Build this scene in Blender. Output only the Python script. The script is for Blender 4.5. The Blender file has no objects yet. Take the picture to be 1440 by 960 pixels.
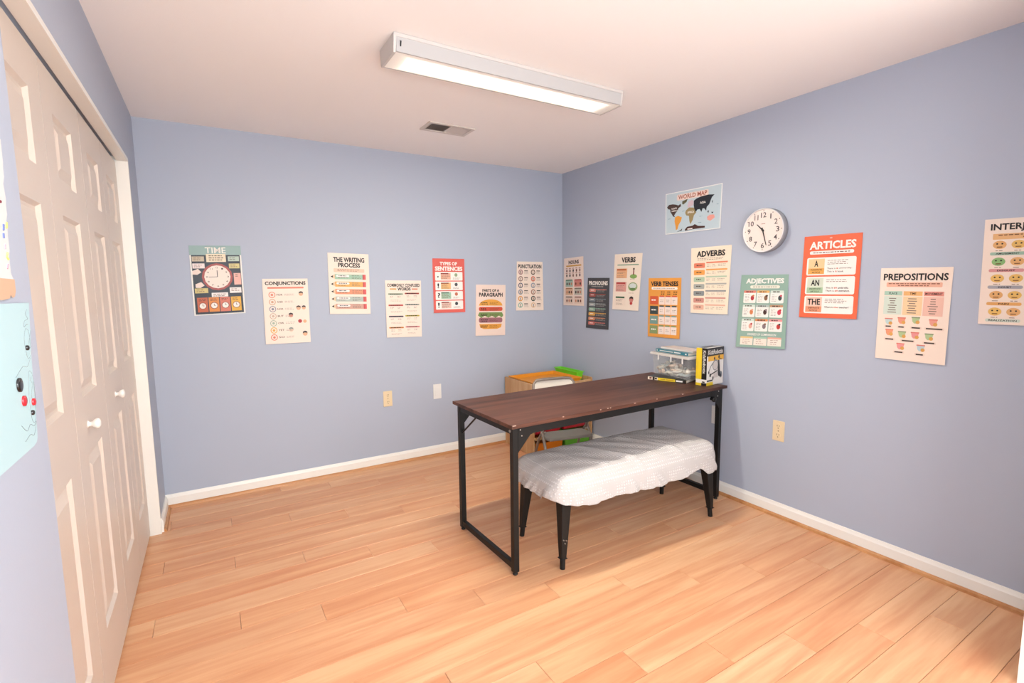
import bpy, bmesh, math, random
from mathutils import Vector, Matrix
random.seed(7)
scene = bpy.context.scene
C = scene.collection
H = 2.44            # ceiling height
W = 3.205           # left wall plane at x = -W, right wall x = 0, back wall y = 0

# ------------------------------------------------------------------ camera
F, YAW, PITCH, ROLL = 699.92, 0.54313, -0.10924, -0.01096
CAM = Vector((-2.8735, -3.8253, 1.4030))
fw = Vector((math.sin(YAW)*math.cos(PITCH), math.cos(YAW)*math.cos(PITCH), math.sin(PITCH)))
rt = Vector((math.cos(YAW), -math.sin(YAW), 0)); up = rt.cross(fw)
r2 = math.cos(ROLL)*rt + math.sin(ROLL)*up
u2 = -math.sin(ROLL)*rt + math.cos(ROLL)*up
cd = bpy.data.cameras.new('camera'); cam = bpy.data.objects.new('camera', cd); C.objects.link(cam)
cd.sensor_fit = 'HORIZONTAL'; cd.sensor_width = 36; cd.lens = F/1440*36; cd.clip_start = 0.02
m = Matrix((r2, u2, -fw)).transposed().to_4x4(); m.translation = CAM
cam.matrix_world = m
scene.camera = cam

# ------------------------------------------------------------------ light
world = bpy.data.worlds.new('world'); scene.world = world; world.use_nodes = True
bg = world.node_tree.nodes['Background']
bg.inputs['Color'].default_value = (1.0, 1.0, 0.985, 1); bg.inputs['Strength'].default_value = 3.6
fl = bpy.data.lights.new('camera_flash', 'POINT'); fl.energy = 30; fl.shadow_soft_size = 0.05
fl.color = (0.97, 1.0, 1.0)
flo = bpy.data.objects.new('camera_flash', fl); C.objects.link(flo)
flo.location = (-2.80, -3.86, 1.62)
LAMP = 82.0           # brightness of the fluorescent diffuser
scene.view_settings.view_transform = 'Standard'
scene.view_settings.look = 'None'
scene.view_settings.gamma = 1.0
scene.view_settings.use_curve_mapping = False
scene.view_settings.exposure = 0.80

# ------------------------------------------------------------------ materials
ALB = .74            # hex colours below are as they look under this light; scaled to reflectance
def lin(h, k=ALB):
    h = h.lstrip('#'); o = []
    for i in (0, 2, 4):
        c = int(h[i:i+2], 16)/255
        o.append(c/12.92 if c <= .04045 else ((c+.055)/1.055)**2.4)
    return (*[v*k for v in o], 1)
MATS = {}
def mat(name, col, rough=.5, metal=0, var=0, vscale=30, bump=0, bscale=200, stretch=None, spec=.5, coat=0, transmission=0, alpha=1, rand=0):
    if name in MATS: return MATS[name]
    M = bpy.data.materials.new(name); M.use_nodes = True; nt = M.node_tree; b = nt.nodes['Principled BSDF']
    c = lin(col) if isinstance(col, str) else (*col, 1)
    b.inputs['Base Color'].default_value = c; b.inputs['Roughness'].default_value = rough; b.inputs['Metallic'].default_value = metal
    b.inputs['Specular IOR Level'].default_value = spec
    if coat: b.inputs['Coat Weight'].default_value = coat; b.inputs['Coat Roughness'].default_value = .18
    if transmission: b.inputs['Transmission Weight'].default_value = transmission
    b.inputs['Alpha'].default_value = alpha
    if var or bump or rand:
        tc = nt.nodes.new('ShaderNodeTexCoord'); mp = nt.nodes.new('ShaderNodeMapping')
        nt.links.new(tc.outputs['Object'], mp.inputs['Vector'])
        if stretch: mp.inputs['Scale'].default_value = stretch
        if var:
            n = nt.nodes.new('ShaderNodeTexNoise'); n.inputs['Scale'].default_value = vscale; n.inputs['Detail'].default_value = 5
            nt.links.new(mp.outputs[0], n.inputs['Vector'])
            mx = nt.nodes.new('ShaderNodeMixRGB'); mx.blend_type = 'MULTIPLY'; mx.inputs[1].default_value = c
            r = nt.nodes.new('ShaderNodeMapRange'); r.inputs[1].default_value = .3; r.inputs[2].default_value = .7
            r.inputs[3].default_value = 1-var; r.inputs[4].default_value = 1
            nt.links.new(n.outputs[0], r.inputs[0]); nt.links.new(r.outputs[0], mx.inputs[2]); mx.inputs[0].default_value = 1
            nt.links.new(mx.outputs[0], b.inputs['Base Color'])
        if bump:
            n2 = nt.nodes.new('ShaderNodeTexNoise'); n2.inputs['Scale'].default_value = bscale; n2.inputs['Detail'].default_value = 2
            nt.links.new(mp.outputs[0], n2.inputs['Vector'])
            bp = nt.nodes.new('ShaderNodeBump'); bp.inputs['Strength'].default_value = bump; bp.inputs['Distance'].default_value = .002
            nt.links.new(n2.outputs[0], bp.inputs['Height']); nt.links.new(bp.outputs[0], b.inputs['Normal'])
    MATS[name] = M
    return M
def wood(name, c1, c2, axis=0, rough=.35, scale=14, rand=True, knots=.35, coat=0, spec=.5, squeeze=.07, alb=ALB):
    if name in MATS: return MATS[name]
    M = bpy.data.materials.new(name); M.use_nodes = True; nt = M.node_tree; b = nt.nodes['Principled BSDF']
    N = nt.nodes.new; Lk = nt.links.new
    tc = N('ShaderNodeTexCoord'); mp = N('ShaderNodeMapping'); s = [1, 1, 1]; s[axis] = squeeze; mp.inputs['Scale'].default_value = s
    if rand:
        oi = N('ShaderNodeObjectInfo'); cx = N('ShaderNodeCombineXYZ'); mu = N('ShaderNodeMath'); mu.operation = 'MULTIPLY'; mu.inputs[1].default_value = 37
        Lk(oi.outputs['Random'], mu.inputs[0]); [Lk(mu.outputs[0], cx.inputs[i]) for i in range(3)]; Lk(cx.outputs[0], mp.inputs['Location'])
    Lk(tc.outputs['Object'], mp.inputs['Vector'])
    n1 = N('ShaderNodeTexNoise'); n1.inputs['Scale'].default_value = scale; n1.inputs['Detail'].default_value = 6; n1.inputs['Distortion'].default_value = .9
    n2 = N('ShaderNodeTexNoise'); n2.inputs['Scale'].default_value = scale*6; n2.inputs['Detail'].default_value = 4
    Lk(mp.outputs[0], n1.inputs['Vector']); Lk(mp.outputs[0], n2.inputs['Vector'])
    ad = N('ShaderNodeMath'); ad.operation = 'MULTIPLY_ADD'; ad.inputs[1].default_value = .35
    Lk(n2.outputs[0], ad.inputs[0]); Lk(n1.outputs[0], ad.inputs[2])
    cr = N('ShaderNodeValToRGB'); cr.color_ramp.elements[0].position = .45; cr.color_ramp.elements[1].position = .85
    cr.color_ramp.elements[0].color = lin(c1, alb); cr.color_ramp.elements[1].color = lin(c2, alb)
    Lk(ad.outputs[0], cr.inputs[0]); out = cr.outputs[0]
    if rand:
        mr = N('ShaderNodeMapRange'); mr.inputs[3].default_value = 1-knots; mr.inputs[4].default_value = 1.0
        Lk(oi.outputs['Random'], mr.inputs[0])
        mx = N('ShaderNodeMixRGB'); mx.blend_type = 'MULTIPLY'; mx.inputs[0].default_value = 1
        hs = N('ShaderNodeCombineXYZ'); po = N('ShaderNodeMath'); po.operation = 'POWER'; po.inputs[1].default_value = 1.35
        Lk(mr.outputs[0], po.inputs[0]); p3 = N('ShaderNodeMath'); p3.operation = 'POWER'; p3.inputs[1].default_value = 1.7; Lk(mr.outputs[0], p3.inputs[0])
        sq = N('ShaderNodeMath'); sq.operation = 'POWER'; sq.inputs[1].default_value = .6; Lk(mr.outputs[0], sq.inputs[0])
        wn = N('ShaderNodeTexWhiteNoise'); wn.noise_dimensions = '1D'; Lk(mu.outputs[0], wn.inputs['W'])
        tint = N('ShaderNodeValToRGB'); tint.color_ramp.elements[0].color = (.99, .94, .90, 1); tint.color_ramp.elements[1].color = (1, 1.06, 1.10, 1); Lk(wn.outputs['Value'], tint.inputs[0])
        mt = N('ShaderNodeMixRGB'); mt.blend_type = 'MULTIPLY'; mt.inputs[0].default_value = 1; Lk(out, mt.inputs[1]); Lk(tint.outputs[0], mt.inputs[2]); out = mt.outputs[0]
        Lk(sq.outputs[0], hs.inputs[0]); Lk(po.outputs[0], hs.inputs[1]); Lk(p3.outputs[0], hs.inputs[2])
        Lk(out, mx.inputs[1]); Lk(hs.outputs[0], mx.inputs[2]); out = mx.outputs[0]
    Lk(out, b.inputs['Base Color']); b.inputs['Roughness'].default_value = rough; b.inputs['Specular IOR Level'].default_value = spec
    if coat: b.inputs['Coat Weight'].default_value = coat; b.inputs['Coat Roughness'].default_value = .15
    bp = N('ShaderNodeBump'); bp.inputs['Strength'].default_value = .06; bp.inputs['Distance'].default_value = .001
    Lk(n2.outputs[0], bp.inputs['Height']); Lk(bp.outputs[0], b.inputs['Normal'])
    MATS[name] = M
    return M
def flat(h, rough=.42): return mat('print_'+h.lstrip('#')+('' if rough == .42 else '_gloss'), h, rough, spec=.3 if rough == .42 else .16)

wall_m = mat('blue_wall_paint', (.365, .402, .49), .55, bump=.12, bscale=260, spec=.35)
ceil_m = mat('ceiling_paint', (.86, .835, .825), .8, bump=.12, bscale=180, spec=.2)
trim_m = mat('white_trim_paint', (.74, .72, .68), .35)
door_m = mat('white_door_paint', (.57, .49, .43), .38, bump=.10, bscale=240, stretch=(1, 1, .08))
black_m = mat('black_metal', '#161514', .45, spec=.3, bump=.08, bscale=400)
dark_m = mat('dark_void', '#0b0a0a', .9)
plank_m = wood('maple_plank', '#dbae86', '#c68c65', 0, .35, 12, True, .10, spec=.45, alb=1)
shoe_m = wood('maple_moulding', '#dca06a', '#b97a45', 0, .4, 10, False)
top_m = wood('walnut_top', '#38211a', '#72493a', 0, .45, 12, False, squeeze=.08, spec=.25)
maple_m = wood('toy_unit_maple', '#ecc698', '#cf9c66', 2, .45, 12, False)

# ------------------------------------------------------------------ mesh helpers
class MB:
    def __init__(s): s.v = []; s.f = []; s.m = []; s.sm = []
    def add(s, vs, fs, mi=0, smooth=False):
        o = len(s.v); s.v += [tuple(v) for v in vs]
        for f in fs: s.f.append([i+o for i in f]); s.m.append(mi); s.sm.append(smooth)
        return s
    def box(s, x0, x1, y0, y1, z0, z1, mi=0):
        v = [(x, y, z) for z in (z0, z1) for y in (y0, y1) for x in (x0, x1)]
        return s.add(v, [(0, 2, 3, 1), (4, 5, 7, 6), (0, 1, 5, 4), (2, 6, 7, 3), (0, 4, 6, 2), (1, 3, 7, 5)], mi)
    def hexa(s, b, t, mi=0):     # bottom quad, top quad (ccw from above)
        return s.add(list(b)+list(t), [(3, 2, 1, 0), (4, 5, 6, 7)]+[(i, (i+1) % 4, 4+(i+1) % 4, 4+i) for i in range(4)], mi)
    def prism(s, poly, f, mi=0):  # poly list of 2-D, f(p, t) -> 3-D for t in 0,1
        n = len(poly); a = [f(p, 0) for p in poly]; b = [f(p, 1) for p in poly]
        return s.add(a+b, [tuple(range(n))[::-1], tuple(range(n, 2*n))]+[(i, (i+1) % n, n+(i+1) % n, n+i) for i in range(n)], mi)
    def cyl(s, p, q, r0, r1=None, n=12, mi=0, smooth=True):
        r1 = r0 if r1 is None else r1; p = Vector(p); q = Vector(q); d = (q-p).normalized()
        a = d.orthogonal().normalized(); b = d.cross(a)
        A = [p+r0*(math.cos(t)*a+math.sin(t)*b) for t in (2*math.pi*i/n for i in range(n))]
        B = [q+r1*(math.cos(t)*a+math.sin(t)*b) for t in (2*math.pi*i/n for i in range(n))]
        s.add(A+B, [(i, (i+1) % n, n+(i+1) % n, n+i) for i in range(n)], mi, smooth)
        s.add(A, [tuple(range(n))[::-1]], mi); s.add(B, [tuple(range(n))], mi); return s
    def tube(s, pts, r, n=8, mi=0):
        pts = [Vector(p) for p in pts]; rings = []; ref = None
        for i, p in enumerate(pts):
            d = (pts[min(i+1, len(pts)-1)]-pts[max(i-1, 0)]).normalized()
            ref = (ref-ref.dot(d)*d).normalized() if ref is not None else d.orthogonal().normalized()
            b = d.cross(ref); rings.append([p+r*(math.cos(t)*ref+math.sin(t)*b) for t in (2*math.pi*k/n for k in range(n))])
        vs = [v for R in rings for v in R]
        fs = [(i*n+k, i*n+(k+1) % n, (i+1)*n+(k+1) % n, (i+1)*n+k) for i in range(len(pts)-1) for k in range(n)]
        s.add(vs, fs, mi, True); s.add(rings[0], [tuple(range(n))[::-1]], mi); s.add(rings[-1], [tuple(range(n))], mi); return s
    def lathe(s, prof, o, ax, n=48, mi=0, smooth=True):   # prof [(r, h)], axis Vector
        o = Vector(o); ax = Vector(ax).normalized(); a = ax.orthogonal().normalized(); b = ax.cross(a); vs = []
        for r, h in prof:
            for k in range(n):
                t = 2*math.pi*k/n; vs.append(o+ax*h+r*(math.cos(t)*a+math.sin(t)*b))
        fs = [(i*n+k, i*n+(k+1) % n, (i+1)*n+(k+1) % n, (i+1)*n+k) for i in range(len(prof)-1) for k in range(n)]
        return s.add(vs, fs, mi, smooth)
    def build(s, name, mats, parent=None, bevel=0, loc=None):
        me = bpy.data.meshes.new(name); me.from_pydata(s.v, [], s.f); me.update()
        for i, p in enumerate(me.polygons): p.material_index = s.m[i]; p.use_smooth = s.sm[i]
        if not isinstance(mats, (list, tuple)): mats = [mats]
        for x in mats: me.materials.append(x)
        bm = bmesh.new(); bm.from_mesh(me)
        if bevel:
            bmesh.ops.remove_doubles(bm, verts=bm.verts, dist=1e-6)
            es = [e for e in bm.edges if len(e.link_faces) == 2 and e.calc_face_angle(0) > .6]
            bmesh.ops.bevel(bm, geom=es, offset=bevel, segments=2, affect='EDGES', profile=.5)
        bmesh.ops.recalc_face_normals(bm, faces=bm.faces)
        bm.to_mesh(me); bm.free()
        o = bpy.data.objects.new(name, me); C.objects.link(o)
        if parent: o.parent = parent
        if loc: o.location = loc
        return o
def tag(o, label=None, cat=None, group=None, kind=None):
    if label: o['label'] = label
    if cat: o['category'] = cat
    if group: o['group'] = group
    if kind: o['kind'] = kind
    return o
def empty(name, loc=(0, 0, 0), rz=0):
    o = bpy.data.objects.new(name, None); C.objects.link(o); o.location = loc; o.rotation_euler = (0, 0, rz); o.empty_display_size = .1
    return o
def struct(o): o['kind'] = 'structure'; return o
def B(*a): return MB().box(*a)

# ------------------------------------------------------------------ room shell
YF = -3.36            # plane of the white door casing at the near right
DX = -3.255           # face of the closet doors
DY0, DY1 = -0.41, -2.46   # closet opening
HD = 2.092            # underside of the closet head jamb
fb = struct(B(-3.9, 0.12, -5.2, 0.12, -.12, -.006).build('floor', mat('floor_underlay', '#7a5030', .8)))
struct(B(-3.95, 0.12, -5.2, 0.12, H, H+.1).build('ceiling', ceil_m))
struct(B(-3.95, .12, 0, .12, 0, H).build('wall_back', wall_m))
struct(B(0, .12, -5.2, 0, 0, H).build('wall_right', wall_m))  # unseen near stretch added to keep side light off wall_near
w = MB(); w.box(-W-.1, -W, DY0+.02, 0, 0, H); w.box(-W-.1, -W, DY1, DY0+.02, HD+.02, H); w.box(-W-.1, -W, -2.70, DY1, 0, H)
struct(w.build('wall_left', wall_m))
struct(B(-3.30, -3.16, -5.2, -2.555, 0, H).build('wall_near', wall_m))
struct(B(-.47, 0, YF-.14, YF-.02, 0, H).build('wall_front', wall_m))
w = MB(); w.box(-3.95, -3.90, DY1-.2, 0, 0, H); struct(w.build('wall_closet', mat('closet_shade', '#151313', .9)))  # near-black colour stands in for the shade inside the closet
# floor planks
PW, PL = .133, 1.253
def plank_mesh(L):
    g, c, h = .0007, .0016, .009
    mb = MB(); x0, x1, y0, y1 = g, L-g, g, PW-g
    b = [(x0, y0, -h), (x1, y0, -h), (x1, y1, -h), (x0, y1, -h)]; t1 = [(x, y, -c*.7) for x, y, _ in b]
    t2 = [(x0+c, y0+c, 0), (x1-c, y0+c, 0), (x1-c, y1-c, 0), (x0+c, y1-c, 0)]
    n = lambda a, o: [(a+i, a+(i+1) % 4, o+(i+1) % 4, o+i) for i in range(4)]
    mb.add(b+t1+t2, n(0, 4)+n(4, 8)+[(8, 9, 10, 11)]); return mb
cache = {}
for k in range(-7, 32):
    yt = -.918 - .133*k; x = -2.85 + .313*k
    while x > -3.9: x -= PL
    while x < -.012:
        a = max(x, -3.89); bnd = min(x+PL, -.012)
        L = round(bnd-a, 3)
        if L > .02 and yt < .05 and yt-PW > -5.19:
            if yt > -.01 and yt-PW > -.01: x += PL; continue
            if L not in cache:
                o = plank_mesh(L).build('plank', plank_m, fb); cache[L] = o.data
            else:
                o = bpy.data.objects.new('plank', cache[L]); C.objects.link(o); o.parent = fb
            o.location = (a, yt-PW, 0)
        x += PL
# baseboards with moulded top and wooden shoe moulding
BH = .0855
prof = [(0, 0), (0, BH), (.006, BH), (.010, BH-.012), (.014, BH-.02), (.014, 0)]
shoe = [(.014, 0), (.014, .019), (.019, .018), (.026, .012), (.029, 0)]
def skirting(name, f, a, b):
    o = struct(MB().prism(prof, lambda p, t: f(p, a if t == 0 else b)).build(name, trim_m))
    MB().prism(shoe, lambda p, t: f(p, a if t == 0 else b)).build('shoe_moulding', shoe_m, o)
    return o
skirting('baseboard_back', lambda p, t: (t, -p[0]-.0005, p[1]), -W, 0)
skirting('baseboard_right', lambda p, t: (-p[0]-.0005, t, p[1]), YF-.02, -.03)
skirting('baseboard_left', lambda p, t: (-W+p[0]+.0005, t, p[1]), DY0+.02, -.03)
# closet jamb lining, flush with the wall
t = MB(); t.box(-W-.11, -W+.004, DY0, DY0+.02, 0, HD+.02); t.box(-W-.044, -W+.004, DY1, DY0, HD, HD+.02)
struct(t.build('trim_1', trim_m))
t = MB(); t.box(-.535, -.43, YF-.02, YF, 0, 2.1); t.box(-.535, -.47, YF-.15, YF-.02, 0, 2.1)
struct(t.build('trim_2', trim_m))

# ------------------------------------------------------------------ closet bifold doors
def raised_panel(y0, y1, z0, z1):
    mb = MB(); rings = [(0, .0), (.010, -.011), (.020, -.011), (.050, -.001), (.06, -.001)]; vs = []; fs = []
    for i, (ins, d) in enumerate(rings):
        x = DX+d; vs += [(x, y0+ins, z0+ins), (x, y1-ins, z0+ins), (x, y1-ins, z1-ins), (x, y0+ins, z1-ins)]
        if i:
            o = 4*i
            fs += [(o-4+k, o-4+(k+1) % 4, o+(k+1) % 4, o+k) for k in range(4)]
    o = 4*(len(rings)-1); fs.append((o, o+1, o+2, o+3))
    mb.add(vs, fs); return mb
ZR = [(.235, .86), (1.055, 1.645), (1.75, 1.955)]
ZB, ZT = .014, 2.081
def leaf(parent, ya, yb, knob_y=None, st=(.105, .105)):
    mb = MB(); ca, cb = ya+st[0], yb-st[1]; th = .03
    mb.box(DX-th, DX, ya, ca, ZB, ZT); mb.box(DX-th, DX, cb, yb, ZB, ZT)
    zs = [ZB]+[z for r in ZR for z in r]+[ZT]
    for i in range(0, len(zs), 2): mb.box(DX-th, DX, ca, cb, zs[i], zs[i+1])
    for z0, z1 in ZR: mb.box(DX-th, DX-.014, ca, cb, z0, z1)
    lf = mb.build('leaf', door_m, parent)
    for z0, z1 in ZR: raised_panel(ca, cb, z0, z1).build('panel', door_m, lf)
    if knob_y is not None:
        k = MB().lathe([(0, .034), (.010, .0335), (.0165, .029), (.0175, .023), (.013, .016), (.008, .011), (.008, .003), (.013, .0), (.013, -.001)], (DX, knob_y, .955), (1, 0, 0), 24)
        k.build('knob', trim_m, lf)
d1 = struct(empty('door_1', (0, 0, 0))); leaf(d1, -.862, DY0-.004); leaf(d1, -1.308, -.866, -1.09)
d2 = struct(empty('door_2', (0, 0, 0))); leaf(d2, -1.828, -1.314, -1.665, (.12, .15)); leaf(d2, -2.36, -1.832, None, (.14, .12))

# ------------------------------------------------------------------ ceiling fixture, vent
def ceiling_light():
    x0, x1, y0, y1, zb = -2.165, -.905, -1.745, -1.558, 2.368
    e = empty('ceiling_light', ((x0+x1)/2, (y0+y1)/2, H)); ox, oy = (x0+x1)/2, (y0+y1)/2
    P = lambda x, y, z: (x-ox, y-oy, z-H)
    w_m = mat('fixture_white', '#d8d2ce', .35)
    def lb(a, b, c, d, z0, z1, name, m_, bev=0, par=e):
        return B(a-ox, b-ox, c-oy, d-oy, z0-H, z1-H).build(name, m_, par, bev)
    lb(x0, x1, y0-.004, y1+.004, H-.016, H-.0005, 'housing', w_m, .003)
    lens_m = bpy.data.materials.new('fixture_lens'); lens_m.use_nodes = True; b = lens_m.node_tree.nodes['Principled BSDF']
    b.inputs['Base Color'].default_value = (.42, .41, .41, 1); b.inputs['Roughness'].default_value = .3
    # sloped side lenses
    for s, yy in ((-1, y0), (1, y1)):
        pr = [(yy, H-.016), (yy-s*.004, H-.016), (yy-s*.012, zb), (yy-s*.004, zb)]
        MB().prism(pr, lambda p, t: P(x0+.012 if t == 0 else x1-.012, p[0], p[1])).build('side_lens', lens_m, e)
    glow = bpy.data.materials.new('fixture_diffuser'); glow.use_nodes = True; nt = glow.node_tree; b = nt.nodes['Principled BSDF']
    b.inputs['Base Color'].default_value = (.8, .78, .74, 1); b.inputs['Emission Color'].default_value = (1.0, .95, .80, 1)
    # glow falloff painted into the emission, as from a tube short of both ends
    tc = nt.nodes.new('ShaderNodeTexCoord'); sp = nt.nodes.new('ShaderNodeSeparateXYZ'); nt.links.new(tc.outputs['Object'], sp.inputs[0])
    def mth(op, a_, b_=None):
        n = nt.nodes.new('ShaderNodeMath'); n.operation = op
        for i, q in enumerate((a_, b_)):
            if q is None: continue
            if isinstance(q, (int, float)): n.inputs[i].default_value = q
            else: nt.links.new(q, n.inputs[i])
        return n.outputs[0]
    def ramp(v, lo, hi):
        mr = nt.nodes.new('ShaderNodeMapRange'); mr.interpolation_type = 'SMOOTHSTEP'; mr.inputs[1].default_value = lo; mr.inputs[2].default_value = hi
        nt.links.new(v, mr.inputs[0]); return mr.outputs[0]
    ex = ramp(mth('ABSOLUTE', sp.outputs[0]), .44, .62); ey = ramp(mth('ABSOLUTE', mth('ADD', sp.outputs[1], -.008)), .025, .085)
    st = mth('MULTIPLY', mth('POWER', 10, mth('MULTIPLY', mth('MAXIMUM', ex, ey), -3.3)), LAMP)
    nt.links.new(st, b.inputs['Emission Strength'])
    lb(x0+.012, x1-.012, y0+.012, y1-.012, zb, zb+.004, 'diffuser', glow)
    for xx, s in ((x0, 1), (x1, -1)):
        pr = [(y0-.004, H-.012), (y0+.008, zb-.004), (y1-.008, zb-.004), (y1+.004, H-.012)]
        MB().prism(pr, lambda p, t: P(xx if t == 0 else xx+s*.012, p[0], p[1])).build('end_cap', w_m, e, .002)
    MB().cyl(P(x0+.03, y0-.003, H-.03), P(x0+.03, y0+.004, H-.05), .003).build('latch', black_m, e)
    tag(e, 'long white wraparound fluorescent light glowing warm on the ceiling', 'ceiling light')
ceiling_light()
def vent():
    x0, x1, y0, y1 = -1.625, -1.305, -.795, -.615; ox, oy = (x0+x1)/2, (y0+y1)/2
    e = empty('ceiling_vent', (ox, oy, H)); vm = mat('vent_white', '#e6ddd6', .45)
    a, b, c, d = x0-ox, x1-ox, y0-oy, y1-oy
    mb = MB(); f = .022
    mb.box(a, b, c, c+f, -.008, -.0005); mb.box(a, b, d-f, d, -.008, -.0005); mb.box(a, a+f, c+f, d-f, -.008, -.0005); mb.box(b-f, b, c+f, d-f, -.008, -.0005); mb.box(-.006, .006, c+f, d-f, -.008, -.0005)
    mb.build('frame', vm, e, .0015)
    B(a+f, b-f, c+f, d-f, -.0016, -.0006).build('duct_shade', dark_m, e)  # black sheet painted in for the shade up inside the duct
    for s in (-1, 1):
        mb = MB(); n = 11
        for i in range(n):
            xx = s*(.012+(b-f-.014)*(i+.5)/n)
            mb.add([(xx+s*.005, c+f, -.007), (xx+s*.005, d-f, -.007), (xx-s*.005, d-f, -.0018), (xx-s*.005, c+f, -.0018)], [(0, 1, 2, 3)])
        tag(mb.build('louvre', vm, e), kind='stuff')
    tag(e, 'small white louvred air vent in the ceiling', 'vent')
vent()

# ------------------------------------------------------------------ wall plates
def plate(name, wallax, c, z, label, cat, ivory=True, outlet=True):
    e = empty(name, (c, 0, z) if wallax == 'b' else (0, c, z), 0 if wallax == 'b' else -math.pi/2)
    pm = mat('ivory_plastic', '#f3dcb4', .4) if ivory else mat('white_plastic', '#f8f6f2', .4)
    dm = mat('outlet_slot', '#4a3a28', .6)
    B(-.036, .036, -.006, 0, -.062, .062).build('cover_plate', pm, e, .003)
    if outlet:
        for zz in (-.027, .027):
            o = MB().prism([(.015*math.cos(t), .0185*math.sin(t)) for t in (2*math.pi*i/16 for i in range(16))], lambda p, t: (p[0], -.005-.0035*t, zz+p[1])).build('receptacle', pm, e)
            s = MB(); s.box(-.0075, -.005, -.0092, -.008, zz+.000, zz+.010); s.box(.005, .0075, -.0092, -.008, zz+.001, zz+.009)
            s.cyl((0, -.0092, zz-.009), (0, -.008, zz-.009), .003, n=10); s.build('slots', dm, o)
        MB().cyl((0, -.0072, 0), (0, -.0055, 0), .003, n=10).build('screw', dm, e)
    else:
        B(-.018, .018, -.0078, -.0055, -.035, .035).build('insert', pm, e, .001)
    return tag(e, label, cat)
plate('wall_outlet', 'b', -1.72, .534, 'ivory electrical outlet on the back wall left of the white plate', 'outlet')
plate('wall_plate', 'b', -1.30, .543, 'white wall plate on the back wall above the table corner', 'wall plate', False, False)
plate('wall_outlet', 'r', -2.157, .526, 'ivory electrical outlet on the right wall below the adjectives poster', 'outlet')
plate('wall_plate', 'r', -1.725, .528, 'white wall plate on the right wall half hidden behind table leg', 'wall plate', False, False)

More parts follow.
